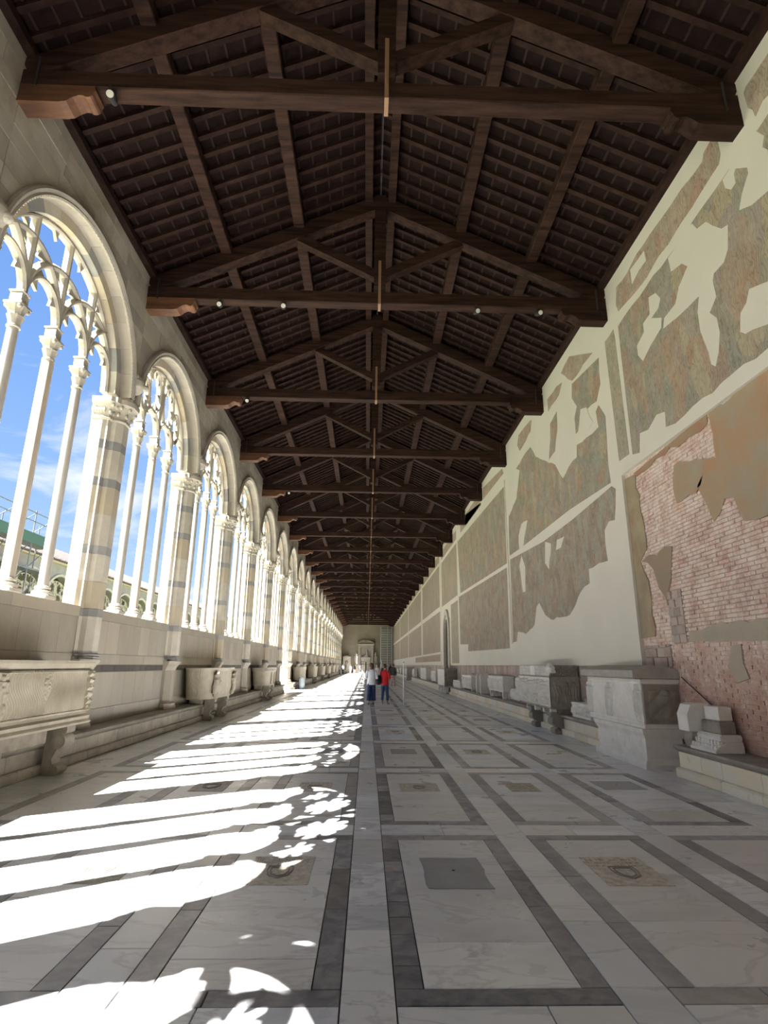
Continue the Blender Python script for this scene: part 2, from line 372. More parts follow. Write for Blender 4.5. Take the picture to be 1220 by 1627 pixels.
for x0, x1 in ((1.294, 1.586), (2.708, 3.0), (4.122, 4.62), (4.62, 5.30), (-1.519, -1.227), (-2.933, -2.641), (-5.24, -4.055)):
    y = YB
    while y < YE:
        L = rs.uniform(.7, 1.5) if abs(x0) < 4 else rs.uniform(1.2, 2.2)
        pc('paving_strip', x0, x1, y, min(y+L, YE), M_white); y += L
stuff(far_light.obj('far_paving', M_white, floor)); stuff(far_dark.obj('far_border', M_strip_r, floor))

# inlaid plaques (raised or worn insets of their own stone)
def plaque(x0, x1, y0, y1, kind, jag=.006):
    b = MB(); nn = 7; P = []
    for (ax, ay, bx, by) in ((x0,y0,x1,y0),(x1,y0,x1,y1),(x1,y1,x0,y1),(x0,y1,x0,y0)):
        for i in range(nn):
            t = i/nn; P.append((ax+(bx-ax)*t+rs.uniform(-jag,jag), ay+(by-ay)*t+rs.uniform(-jag,jag)))
    b.prism(P, -.004, .004, 'z')
    o = b.obj('inlaid_plaque', M_slate if kind == 'slate' else M_plaque, floor)
    cx, cy, W, H = (x0+x1)/2, (y0+y1)/2, x1-x0, y1-y0
    if kind == 'slate':
        q = MB(); q.lathe([(.012,0),(.012,.003)], (cx, cy+.03, .004), 10); q.obj('plaque_hole', M_blk, o)
    else:
        q = MB()
        if kind in ('crest', 'both'):      # worn coat of arms: shield outline and scrolls
            sh = [(0,-.5),(.32,-.28),(.42,.1),(.40,.45),(-.40,.45),(-.42,.1),(-.32,-.28)]
            sc = .27*H; n = len(sh)
            for s2 in (1., .72):
                for i in range(n):
                    p, r_ = sh[i], sh[(i+1)%n]; q.tube((cx+p[0]*sc*1.4*s2, cy-.08*H+p[1]*sc*1.6*s2, .005), (cx+r_[0]*sc*1.4*s2, cy-.08*H+r_[1]*sc*1.6*s2, .005), .007, n=5)
        if kind in ('lines', 'both', 'crest'):
            rows = 2 if kind == 'crest' else (3 if kind == 'both' else 6)
            for i in range(rows):          # worn-away rows of lettering: only stumps of strokes remain
                yy = y1-.07*H-(i+.5)*H*.11; x_ = x0+.06*W
                while x_ < x1-.08*W:
                    l = rs.uniform(.006, .02)
                    if rs.random() < .7: q.box(x_, x_+.005, yy-l, yy+l, .003, .0065)
                    x_ += rs.uniform(.012, .03)
        q.obj('worn_carving', M_old_shade, o)
plaque(.48, .975, 4.73, 5.41, 'slate', .010)
plaque(1.87, 2.38, 4.78, 5.43, 'both')
plaque(3.75, 4.2, 4.8, 5.4, 'lines')
plaque(-.92, -.42, 4.80, 5.44, 'both')
plaque(-2.36, -1.86, 4.82, 5.5, 'crest')
plaque(.47, 1.0, 8.05, 8.55, 'crest'); plaque(-.9, -.45, 8.0, 8.6, 'crest'); plaque(-2.3, -1.85, 8.0, 8.7, 'both')
plaque(3.25, 3.85, 8.2, 8.75, 'slate'); plaque(1.95, 2.35, 8.05, 8.6, 'lines')
for r, ys in enumerate(ystart[5:9]):
    for ci in range(5):
        if rs.random() < .75: plaque(cols[ci]+.32, cols[ci]+.8, ys+1.5, ys+2.1, rs.choice(('lines', 'crest', 'both', 'slate')))

# ---------------------------------------------------------------- right wall
wr = MB(); wr.box(XR+.012, 5.75, YB, YE, -.1, 10.1)
wall_r = struct(wr.obj('wall_right', M_bmort))
FR=[('frieze',[(6.71,9.55),(6.57,9.4),(6.57,9.13),(6.64,9.01),(7.11,8.96),(7.72,8.92),(8.15,8.87),(9.26,8.82),(10.18,8.91),(10.25,9.13),(10.14,9.49),(9.62,9.44),(9.21,9.54),(8.66,9.54),(8.2,9.5),(7.56,9.48),(6.97,9.42),(6.89,9.53)]),('frieze',[(5.89,9.65),(5.61,9.64),(5.41,9.6),(5.25,9.44),(5.37,8.94),(5.65,9.03),(5.82,8.95),(5.85,9.09),(5.92,9.21),(5.94,9.51)]),('scene',[(10.27,8.62),(9.3,8.63),(8.2,8.65),(7.46,8.68),(6.62,8.71),(6.21,8.73),(5.62,8.74),(5.08,8.75),(5.5,5.63),(6.38,5.7),(7.38,5.72),(8.69,5.65),(8.99,5.71),(8.96,6.0),(9.24,6.07),(9.58,5.93),(9.91,5.99),(10.01,5.63),(10.28,5.7)]),('ornament',[(10.95,8.66),(10.74,8.66),(10.49,8.69),(10.46,8.45),(10.42,5.77),(10.87,5.78)]),('frieze',[(13.04,9.61),(11.61,8.8),(13.0,8.81),(13.7,9.43)]),('frieze',[(14.16,9.25),(13.69,9.15),(13.98,8.91),(14.96,8.87),(14.97,9.26)]),('frieze',[(18.16,9.49),(16.59,9.37),(16.78,9.04),(18.16,8.89),(18.41,9.21)]),('scene',[(13.02,8.73),(11.33,8.5),(11.39,7.86),(11.67,7.55),(12.25,7.63),(12.77,7.34),(13.04,7.35),(13.02,7.78),(12.83,7.99),(13.1,8.37)]),('scene',[(14.87,8.45),(14.27,8.54),(14.36,7.98),(14.64,7.5),(15.18,7.46),(14.97,8.0)]),('scene',[(16.89,8.53),(16.44,8.01),(15.53,7.54),(14.72,7.11),(14.19,6.52),(13.7,6.68),(13.11,6.73),(13.05,7.03),(12.4,6.97),(11.7,6.92),(11.77,7.35),(11.58,7.41),(11.29,7.02),(11.34,6.57),(11.41,5.9),(11.37,5.47),(13.95,5.57),(18.35,5.54),(20.24,5.56),(20.09,7.04),(18.87,7.37),(18.3,8.21),(18.73,8.44),(17.47,8.55)]),('battle',[(11.36,5.38),(11.18,5.28),(11.38,4.63),(11.68,4.67),(11.92,4.55),(11.92,3.84),(12.4,3.88),(13.0,3.84),(13.01,3.51),(13.6,3.4),(14.48,2.9),(16.0,2.89),(16.51,3.08),(17.01,3.48),(17.33,3.39),(17.66,2.87),(18.72,2.65),(19.7,2.77),(19.9,2.45),(20.37,2.43),(20.21,5.41),(16.23,5.22),(13.8,5.26)]),('scene',[(32.12,8.68),(20.6,8.37),(20.74,5.36),(31.56,5.58)]),('battle',[(32.15,5.43),(20.77,5.21),(20.92,2.24),(29.58,2.33),(29.52,2.68),(32.03,2.77)]),('frieze',[(24.4,9.6),(20.77,9.17),(20.56,8.91),(24.51,9.02)]),('frieze',[(29.22,9.64),(24.97,9.01),(25.0,8.87),(29.33,8.95)])]
HO=[[(6.24,8.77),(5.86,8.74),(5.75,8.52),(5.81,8.4),(5.73,8.28),(5.87,7.74),(6.19,7.8),(6.41,7.93),(6.29,8.13),(6.12,8.29),(6.13,8.39),(6.33,8.59),(6.37,8.56),(6.38,8.4),(6.49,8.38),(6.6,8.51),(6.62,8.69),(6.48,8.71)],[(7.44,8.65),(7.35,8.46),(7.12,8.4),(6.99,8.2),(6.82,7.98),(6.67,7.93),(6.76,7.58),(6.89,7.45),(7.15,7.45),(7.2,7.35),(7.17,7.06),(7.38,6.93),(7.25,6.74),(7.22,6.48),(7.33,6.2),(7.45,6.03),(7.53,6.11),(7.55,6.33),(7.65,6.77),(7.65,7.12),(7.56,7.36),(7.89,7.37),(8.49,7.47),(8.65,7.48),(8.58,7.65),(8.18,7.68),(8.04,7.89),(7.72,8.06),(7.87,8.22),(8.18,8.32),(8.21,8.62),(7.76,8.64),(7.57,8.7)],[(8.97,8.38),(8.74,8.29),(8.61,8.08),(8.71,7.95),(8.97,7.92),(8.66,7.71),(8.71,7.54),(8.89,7.5),(9.12,7.44),(9.46,7.31),(9.61,7.53),(9.6,7.74),(9.29,7.84),(9.29,8.01),(9.02,8.04)],[(5.83,6.32),(6.32,6.63),(6.51,6.69),(6.6,6.54),(6.74,6.48),(6.81,6.22),(6.73,6.12),(6.57,6.09),(6.31,6.0),(5.94,5.87)],[(9.49,9.41),(8.92,9.39),(8.9,9.15),(9.49,9.08)],[(17.72,6.27),(18.35,5.54),(18.86,5.51),(18.89,6.01),(18.44,6.32)],[(18.66,5.26),(18.27,4.79),(18.43,4.02),(18.72,4.02),(18.98,4.98)],[(16.05,5.18),(15.54,5.01),(15.87,4.32),(16.19,4.55)],[(15.02,5.01),(14.46,4.97),(14.75,4.73),(15.16,4.73)],[(12.6,7.8),(12.24,7.68),(11.98,7.19),(12.66,6.97),(13.04,7.08),(12.82,7.42)]]
BR=[('ochre',[(5.95,5.54),(6.54,5.5),(7.9,5.47),(7.86,4.73),(8.17,4.81),(8.23,4.58),(8.44,4.44),(8.25,4.04),(8.15,3.78),(7.97,3.86),(7.82,4.05),(7.6,3.98),(7.46,3.6),(7.02,3.57),(6.46,3.53)]),('border',[(10.98,5.31),(10.4,5.34),(10.35,4.63),(10.26,3.78),(10.56,3.6),(10.36,3.2),(10.34,2.14),(10.86,2.14)]),('ochre',[(9.0,5.01),(8.17,4.81),(8.32,4.44),(8.52,4.33),(9.09,4.35),(9.13,4.59)]),('redband',[(10.45,5.36),(7.92,5.49),(7.94,5.31),(9.42,5.32),(10.34,5.26)]),('grey',[(9.23,2.17),(8.69,2.24),(7.36,2.23),(6.77,2.28),(6.86,1.94),(7.43,1.96),(9.27,2.02)]),('brown',[(10.56,3.6),(9.42,3.67),(9.45,3.43),(9.68,2.91),(9.77,2.67),(9.98,2.99),(10.12,3.36),(10.29,3.51)]),('grey',[(8.15,1.93),(7.97,1.93),(7.9,1.47),(8.19,1.41),(8.32,1.64)])]

def panel(name, y0, y1, z0, z1, m=M_plaster, hole=None):
    b = MB()
    if hole:
        a, c, zt = hole; n = 12
        P = [(y0, z0), (a, z0)] + [(a, zt)] + [((a+c)/2-(c-a)/2*math.cos(PI*i/n), zt+(c-a)*.75*math.sin(PI*i/n)) for i in range(1, n)] + [(c, zt), (c, z0), (y1, z0), (y1, z1), (y0, z1)]
        b.prism(P, XR+.03, 5.235, 'x')
    else: b.box(5.235, XR+.03, y0, y1, z0, z1)
    return b.obj(name, m, wall_r)
panel('plaster_panel', YB, 10.85, 5.46, 9.9); panel('plaster_panel', 10.85, 36.0, 1.635, 9.9); panel('plaster_panel', 38.7, YE, 1.635, 9.9)
panel('plaster_panel', 36.0, 38.7, 4.6, 9.9)
def clipz(poly): return [(y, min(z, 9.55)) for y, z in poly]
def poly_obj(name, poly, x_face, th, m):
    b = MB(); b.prism(poly, x_face+th, x_face, 'x'); return b.obj(name, m, wall_r)
def jag(poly, amp=.035, seg=.25, r=random.Random(11)):
    """ragged plaster edge"""
    o = []; n = len(poly)
    for i in range(n):
        (a, b_), (c, d) = poly[i], poly[(i+1) % n]; L = math.hypot(c-a, d-b_); k = max(1, int(L/seg))
        for j in range(k):
            t = j/k; s = amp if (j and L < 1.6) else (0 if L >= 1.6 else amp*.3)
            o.append((a+(c-a)*t+r.uniform(-s, s), b_+(d-b_)*t+r.uniform(-s, s)))
    return o
for kind, poly in FR: poly_obj('fresco_fragment', jag(clipz(poly)), 5.229, .012, M_fres[kind])
for poly in HO: poly_obj('plaster_infill', jag(poly), 5.225, .012, M_plaster)
# long frescoes further down the corridor, a frame around each
def farfresco(y0, y1, z0, z1, k='far'):
    poly_obj('fresco_fragment', jag([(y0,z0),(y1,z0),(y1,z1),(y0,z1)], .02), 5.229, .012, M_fres[k])
for (a, b_) in ((40.8, 53.8), (55.3, 72.), (73.2, 91.), (92.2, 115.)):
    farfresco(a, b_, 5.75, 8.75); farfresco(a, b_, 2.55, 5.4); farfresco(a, b_, 8.98, 9.55, 'frieze')
farfresco(40.9, 62, 1.9, 2.4, 'frieze'); farfresco(32.6, 35.4, 1.75, 5.3, 'ornament'); farfresco(32.6, 39.6, 5.6, 8.7); farfresco(25.2, 31, 8.95, 9.55, 'frieze')
farfresco(32.6, 39.6, 8.95, 9.5, 'frieze')
for y, z0, z1 in ((54.5, 1.7, 9.5), (40.3, 1.7, 9.5), (91.6, 1.7, 9.5), (72.6, 1.7, 9.5), (20.5, 2.4, 8.6)): 
    b = MB(); b.box(5.222, 5.24, y-.06, y+.06, z0, z1); b.obj('painted_frame', M_cream, wall_r)
# pointed doorway with its stone frame
d = struct(empty('door_1', None, (0,0,0)))
b = MB(); b.box(5.30, 5.33, 36.2, 38.5, 0, 4.6); b.obj('door_leaf', M_blk, d)
for y0 in (35.95, 38.35):
    b = MB(); b.cbox(5.12, 5.3, y0, y0+.35, .0, 3.6, .02); b.obj('door_jamb', M_cream, d)
b = MB(); n = 10
Pi = [(37.32-1.05*math.cos(PI*i/n), 3.6+1.25*math.sin(PI*i/n)**.9) for i in range(n+1)]; Po = [(37.32-1.37*math.cos(PI*i/n), 3.6+1.62*math.sin(PI*i/n)**.9) for i in range(n+1)]
for i in range(n): b.prism([Pi[i], Pi[i+1], Po[i+1], Po[i]], 5.3, 5.12, 'x')
b.obj('door_arch', M_cream, d)
# bricks of the bare recess
bl, bh, jt = .262, .066, .011
near = []; z = .47; row = 0
while z < 5.46:
    y = -2.0 + (row % 2)*bl/2
    while y < 10.84:
        near.append((y, min(y+bl-jt, 10.85), z, min(z+bh-jt, 5.46))); y += bl
    z += bh; row += 1
def covered(y, z):
    def inside(p):
        c = False; n = len(p)
        for i in range(n):
            a, b_ = p[i], p[i-1]
            if (a[1] > z) != (b_[1] > z) and y < (b_[0]-a[0])*(z-a[1])/(b_[1]-a[1])+a[0]: c = not c
        return c
    return any(inside(p) for k, p in BR)
vis = [q for q in near if 6.3 < q[0] < 9.6 and 2.0 < q[2] < 4.4 and not covered((q[0]+q[1])/2, (q[2]+q[3])/2)]
vis.sort(key=lambda q: (q[0]-6)**2+(q[2]-2.6)**2); sel = set(vis[:300])
bm_ = [MB() for _ in range(6)]
for i in range(6):
    bm_[i].cbox(-.008-.004*(i%3), .02, 0, bl-jt, 0, bh-jt, .006)
bmesh_ = [q.mesh('brick', M_brick) for q in bm_]
rest = MB()
for q in near:
    if q[1]-q[0] < .03: continue
    if q in sel: link('brick', bmesh_[rs.randrange(6)], wall_r, (XR, q[0], q[2]))
    else:
        e_ = rs.uniform(-.010, .003); rest.box(XR+e_, XR+.02, q[0], q[1], q[2], q[3])
stuff(rest.obj('brick_courses', M_brick, wall_r))
for kind, poly in BR: poly_obj('render_remnant', jag(poly, .05, .18), 5.288, .03, M_rem[kind])
# pink stone blocks of the dado under the panels and at the corner of the recess
def blocks(y0, y1, z0, z1, bw, bh_, x, m, name='dado_block', lim=300):
    z = z0; r_ = 0; c = 0; far = MB()
    while z < z1-.02:
        y = y0-(r_ % 2)*bw*.5; h = min(bh_, z1-z)
        while y < y1:
            a, b_ = max(y, y0)+.006, min(y+bw, y1)-.006
            if b_-a > .04:
                if a < 34 and c < lim: q = MB(); q.cbox(x-rs.uniform(0,.008), XR+.02, a, b_, z+.005, z+h-.005, .006); q.obj(name, m, wall_r); c += 1
                else: far.box(x, XR+.02, a, b_, z+.005, z+h-.005)
            y += bw*rs.uniform(.8, 1.2)
        z += bh_; r_ += 1
    if far.v: stuff(far.obj('far_dado_blocks', m, wall_r))
blocks(10.9, 36.1, .46, 1.63, .62, .40, 5.295, M_pink); blocks(38.6, YE, .0, 1.63, 1.1, .40, 5.295, M_pink)
blocks(9.85, 10.8, 1.1, 2.0, .24, .17, 5.285, M_pink, 'corner_block'); blocks(9.3, 9.75, 2.0, 2.9, .2, .15, 5.285, M_pink, 'corner_block')

# ---------------------------------------------------------------- left wall: parapet, piers, windows, upper masonry
wl = MB()
for k in range(KMIN, KMAX+1):
    y0, y1 = win_y(k)-S/2, win_y(k)+S/2
    if k == DOOR_K: continue
    wl.box(-5.56, XL-.02, y0, y1, 0, 2.5)
wl.box(-5.72, XL-.02, win_y(KMAX)+S/2+.37, YE, 0, 9.9); wl.box(-5.72, XL-.02, YB, win_y(KMIN)-S/2+.37-.74, 0, 9.9)
wall_l = struct(wl.obj('wall_left', M_stone))
def arc(r, n, cy, zc): return [(cy-r*math.cos(PI*i/n), zc+r*math.sin(PI*i/n)) for i in range(n+1)]
ZC = 6.82
RO, RM, RI = 2.27, 2.10, 1.90
# upper wall core per bay, with the arch opening (shared mesh)
def bay_core(r, x0, x1, z1=10.05):
    b = MB(); n = 24; A = arc(r, n, 0, ZC); zt = z1; h = S/2
    pts = [(-h, ZC)] + A + [(h, ZC)]
    for i in range(len(pts)-1):
        (a, za), (c, zb) = pts[i], pts[i+1]
        if abs(c-a) < 1e-5: continue
        vs = [(x0,a,za),(x0,c,zb),(x0,c,zt),(x0,a,zt),(x1,a,za),(x1,c,zb),(x1,c,zt),(x1,a,zt)]
        b.add(vs, [(0,1,2,3)[::-1],(4,5,6,7),(0,4,5,1)[::-1]])
    return b
core = bay_core(RO, -5.46, XU-.015).mesh('masonry_core', M_stone)
for k in range(KMIN, KMAX+1):
    link('masonry_core', core, wall_l, (0, win_y(k), 0))
# ashlar facing
def stone_poly(y0, y1, z0, z1, r=RO+.012):
    """cell clipped to the outside of the arch of radius r about (0,ZC)"""
    n = 7; bot = []
    for i in range(n):
        y = y0+(y1-y0)*i/(n-1); z = z0
        if abs(y) < r and z0 >= ZC-.4: z = max(z0, ZC+math.sqrt(r*r-y*y))
        bot.append((y, z))
    if all(z >= z1-.012 for _, z in bot): return None
    if all(abs(z-z0) < 1e-4 for _, z in bot): return [(y0,z0),(y1,z0),(y1,z1),(y0,z1)]
    good = [(y, min(z, z1)) for y, z in bot]
    i0 = next(i for i, (y, z) in enumerate(good) if z < z1-1e-4); i1 = max(i for i, (y, z) in enumerate(good) if z < z1-1e-4)
    seg = good[max(i0-1, 0):min(i1+2, n)]
    if len(seg) < 2 or seg[-1][0]-seg[0][0] < .03: return None
    top = [(seg[-1][0], z1), (seg[0][0], z1)]
    P = seg + [p for p in top if all(math.hypot(p[0]-q[0], p[1]-q[1]) > .004 for q in seg)]
    return P if len(P) >= 3 else None
courses = [6.60, 6.95, 7.30, 7.72, 8.02, 8.42, 8.72, 9.08, 9.30, 9.62, 9.95]
nst = 0
for k in range(-1, KMAX+1):
    far = MB(); cy = win_y(k); r5 = random.Random(k+50)
    for ri in range(len(courses)-1):
        z0, z1 = courses[ri], courses[ri+1]; y = -S/2
        while y < S/2-.05:
            L = min(r5.uniform(.55, 1.35), S/2-y)
            if S/2-(y+L) < .25: L = S/2-y
            P = stone_poly(y+.006, y+L-.006, z0+.006, z1-.006)
            if P and z0 < ZC-.05 and (abs(y) < RO-.05 and abs(y+L) < RO+.0): P = None
            if P and z0 < ZC-.05:
                # below the springing only the strip over the pier is solid
                a = max(y, -S/2); b_ = y+L
                if a < -RO: P = [(a+.004, z0+.2), (-RO-.01, z0+.2), (-RO-.01, z1-.004), (a+.004, z1-.004)]
                elif b_ > RO: P = [(RO+.01, z0+.2), (b_-.004, z0+.2), (b_-.004, z1-.004), (RO+.01, z1-.004)]
                else: P = None
            if P:
                PP = [(p[0]+cy, p[1]) for p in P]; e_ = r5.uniform(-.007, .004)
                if nst < 300: q = MB(); q.prism(PP, XU-.03, XU+e_, 'x'); q.obj('ashlar_block', M_stone, wall_l); nst += 1
                else: far.prism(PP, XU-.03, XU+e_, 'x')
            y += L
    if far.v: stuff(far.obj('far_ashlar', M_stone, wall_l))
# parapet: sill course, veneer slabs, dark band
sl_, bd_, sn = MB(), MB(), 0
for k in range(KMIN, KMAX+1):
    if k == DOOR_K: continue
    y0 = win_y(k)-S/2+.34; y1 = win_y(k)+S/2-.34; nearby = 0 <= k <= 5
    far = {m_: MB() for m_ in (0, 1)}
    def vs(name, a, b_, z0, z1, pr, m_):
        if nearby: q = MB(); q.cbox(XL-.02, XL+pr, a+.002, b_-.002, z0+.002, z1-.002, .003); q.obj(name, m_, wall_l)
        else: far[1 if m_ is M_band else 0].box(XL-.02, XL+pr, a, b_, z0, z1)
    for a in (y0-.02, (y0+y1)/2): vs('sill_slab', a, a+(y1-y0+.04)/2, 2.40, 2.595, .012, M_dado)
    n = 7
    for i in range(n):
        a = y0+(y1-y0)*i/n; c = y0+(y1-y0)*(i+1)/n
        vs('veneer_slab', a, c, 1.76, 2.40, .0, M_dado); vs('veneer_slab', a, c, .74, 1.42, .0, M_dado)
        vs('band_slab', a, c, 1.42, 1.555, -.006, M_band)
    for i in range(3):
        a = y0+(y1-y0)*i/3; c = y0+(y1-y0)*(i+1)/3
        vs('string_course', a, c, 1.555, 1.76, .008, M_dado); vs('skirting_slab', a, c, .45, .74, .01, M_dado)
    if not nearby:
        stuff(far[0].obj('far_veneer', M_dado, wall_l)); stuff(far[1].obj('far_band', M_band, wall_l))
    q = MB(); q.box(-5.58, XL-.01, win_y(k)-S/2+.3, win_y(k)+S/2-.3, 2.5, 2.592); q.obj('sill_bed', M_dado, wall_l)
# piers
def pier_section(t=1.0, pr=0.0):
    p = [(-5.56,-.375),(-5.56,.375),(-5.34,.375),(-5.28,.33),(-5.24,.33),(-5.22,.24),(-5.13,.22),(-5.02,.11),(-5.02,-.11),(-5.13,-.22),(-5.22,-.24),(-5.24,-.33),(-5.28,-.33),(-5.34,-.375)]
    return [(x+pr if x > -5.3 else x, y*t) for x, y in p]
def block_mesh(h, mm, name='pier_block'):
    b = MB(); b.prism(pier_section(), 0, h, 'z'); return b.mesh(name, mm)
pb = {}
def pier_block(parent, z0, h, key):
    kk = (round(h, 2), key)
    if kk not in pb: pb[kk] = block_mesh(h-.004, {'c': M_cream, 'g': M_greyst, 'o': M_ochrest}[key])
    return link('pier_block', pb[kk], parent, (0, 0, z0+.002))
def cap_mesh():
    b = MB(); sec = pier_section()
    prev = None
    lv = [(6.28, 0., 1.), (6.30, .03, 1.04), (6.33, .03, 1.04), (6.35, .0, 1.), (6.45, .02, 1.03), (6.58, .10, 1.14), (6.63, .14, 1.20), (6.64, .16, 1.24), (6.74, .16, 1.24)]
    n = len(sec); vs = []
    for z, pr, t in lv:
        for i, (x, y) in enumerate(sec):
            leaf = 1 + (.06*math.sin(i*2.7+z*40) if 6.34 < z < 6.62 else 0)
            vs.append(((x+pr*leaf) if x > -5.5 else x, y*t*leaf, z))
    fs = [tuple(range(n-1,-1,-1)), tuple(range((len(lv)-1)*n, len(lv)*n))]
    for j in range(len(lv)-1): fs += [(j*n+i, j*n+(i+1)%n, (j+1)*n+(i+1)%n, (j+1)*n+i)[::-1] for i in range(n)]
    b.add(vs, fs)
    # console carrying the upper wall, with a row of little leaves
    b.prism([(XL+.10,6.36),(XL+.28,6.50),(XU+.02,6.62),(XU+.05,6.66),(XU+.05,6.82),(-5.3,6.82),(-5.3,6.36)], -.14, .14, 'y')
    for i in range(-3, 4): b.blob((-5.06, i*.045, 6.50), (.035,.02,.07), None, 6, 5)
    for yy in (-.36, .36):
        for i in range(5):
            b.blob((-5.54+.055*i, yy*1.08, 6.50), (.04,.035,.09), None, 6, 5)
    for j, (x, y) in enumerate(sec):
        if x > -5.36 and 2 <= j <= 11:
            b.blob((x+.03, y*1.10, 6.44), (.035,.035,.055), None, 6, 5); b.blob((x+.09, y*1.22, 6.57), (.04,.04,.045), None, 6, 5)
    return b.mesh('capital', M_cream, 40)
CAP = cap_mesh()
def ped_mesh():
    b = MB(); q = [(XL-.05,-.34),(XL-.05,.34),(XL+.07,.31),(XL+.20,.13),(XL+.20,-.13),(XL+.07,-.31)]
    def sec(s, d): return [(x if x < XL-.02 else x+d, y*s) for x, y in q]
    lv = [(.46,1.16,.07),(.52,1.16,.07),(.56,1.10,.045),(.60,1.12,.05),(.64,1.0,.0),(.68,.86,-.02),(1.42,.86,-.02),(1.50,.92,.01),(1.56,1.06,.05),(1.585,1.10,.07),(1.64,1.16,.09),(1.66,1.16,.09)]
    vs = []; n = len(q)
    for z, s_, d_ in lv: vs += [(x, y, z) for x, y in sec(s_, d_)]
    fs = [tuple(range(n-1,-1,-1)), tuple(range((len(lv)-1)*n, len(lv)*n))]
    for j in range(len(lv)-1): fs += [(j*n+i, j*n+(i+1)%n, (j+1)*n+(i+1)%n, (j+1)*n+i)[::-1] for i in range(n)]
    b.add(vs, fs); return b.mesh('pedestal', M_dado)
PED = ped_mesh()
def base_mesh():
    b = MB(); sec = pier_section(); n = len(sec); vs = []
    lv = [(1.66,.05,1.14),(1.70,.05,1.14),(1.715,.02,1.06),(1.74,.035,1.08),(1.77,0,1.0),(1.80,0,1.0)]
    for z, pr, t in lv: vs += [((x+pr) if x > -5.3 else x, y*t, z) for x, y in sec]
    fs = [tuple(range(n-1,-1,-1)), tuple(range((len(lv)-1)*n, len(lv)*n))]
    for j in range(len(lv)-1): fs += [(j*n+i, j*n+(i+1)%n, (j+1)*n+(i+1)%n, (j+1)*n+i)[::-1] for i in range(n)]
    b.add(vs, fs); return b.mesh('shaft_base', M_greyst)
BAS = base_mesh()
# lion head between the arches
def lion():
    b = MB()
    b.blob((0,0,0), (.17,.16,.2), lambda d: 1+.10*math.sin(9*math.atan2(d.y, d.z))*(1 if d.x < .5 else .2), 24, 14)
    b.blob((.15,0,-.05), (.09,.075,.075), None, 12, 8); b.blob((.2,0,-.01), (.04,.03,.03), None, 8, 6)
    for s_ in (-1, 1):
        b.blob((.13,s_*.06,.04), (.03,.025,.025), None, 8, 6); b.blob((.02,s_*.13,.14), (.04,.04,.05), None, 8, 6); b.blob((.17,s_*.035,-.09), (.045,.03,.03), None, 8, 6)
    return b.mesh('lion_head', M_cream, 60)
LION = lion()
LEVELS = []
z = 1.80; i = 0
for h, key in ((.62,'c'),(.14,'g'),(.50,'o'),(.52,'c'),(.16,'g'),(.62,'c'),(.55,'o'),(.17,'g'),(.60,'c'),(.18,'g'),(.42,'c')):
    LEVELS.append((z, h, key)); z += h
farblk = {'c': MB(), 'g': MB(), 'o': MB()}; nb = 0
for k in range(KMIN, KMAX+1):
    p = empty('pier', wall_l, (0, pier_y(k), 0))
    link('pedestal', PED, p); link('shaft_base', BAS, p); link('capital', CAP, p)
    r5 = random.Random(k)
    if r5.random() < 1: link('lion_head', LION, p, (XU+.02, 0, 7.22), r5.uniform(-.3, .3))
    sh = r5.uniform(-.12, .12) if k else 0
    for j, (z0, h, key) in enumerate(LEVELS):
        if key == 'c' and r5.random() < .25: key = 'o'
        if k <= 22: pier_block(p, z0, h, key); nb += 1
# windows
def ring_seg(r0, r1, t0, t1, x0, x1, n=3):
    A = [(-math.cos(t0+(t1-t0)*i/n)*r0, ZC+math.sin(t0+(t1-t0)*i/n)*r0) for i in range(n+1)]
    B = [(-math.cos(t0+(t1-t0)*i/n)*r1, ZC+math.sin(t0+(t1-t0)*i/n)*r1) for i in range(n+1)]
    b = MB()
    for i in range(n): b.prism([A[i], A[i+1], B[i+1], B[i]], x0, x1, 'x')
    return b
NV = 13
M_outer = mat('arch_order', (.50,.46,.38), (.42,.39,.33), 3, rough=.7, rnd=.12, bump=.15, bscale=25)
vous_o = []; vous_i = []
for i in range(NV):
    t0, t1 = PI*i/NV, PI*(i+1)/NV
    mm = (M_cream, M_greyst, M_cream, M_ochrest)[(i*7) % 4] if i % 2 else (M_cream, M_cream, M_ochrest)[i % 3]
    vous_o.append(ring_seg(RM, RO, t0+.001, t1-.001, -5.16, XU-.004).mesh('voussoir', M_outer))
    vous_i.append(ring_seg(RI, RM, t0+.001, t1-.001, -5.42, -5.15).mesh('voussoir', mm))
def archivolt():
    b = MB(); prof = [(RM-.0, XU-.01), (RM, XU+.03), (RM+.03, XU+.055), (RM+.06, XU+.035), (RM+.075, XU+.05), (RM+.115, XU+.07), (RM+.15, XU+.05), (RM+.165, XU+.01), (RM+.165, XU-.01)]
    n = 40; vs = []
    for i in range(n+1):
        t = PI*i/n; vs += [(x, -math.cos(t)*r, ZC+math.sin(t)*r) for r, x in prof]
    m_ = len(prof)
    fs = [(i*m_+j, i*m_+j+1, (i+1)*m_+j+1, (i+1)*m_+j) for i in range(n) for j in range(m_-1)]
    b.add(vs, [f[::-1] for f in fs])
    for i in range(90):   # dentil beads
        t = PI*(i+.5)/90; r = RM+.012; b.box(XU+.0, XU+.045, -math.cos(t)*r-.012, -math.cos(t)*r+.012, ZC+math.sin(t)*r-.012, ZC+math.sin(t)*r+.012)
    return b.mesh('archivolt', M_cream)
AV = archivolt()
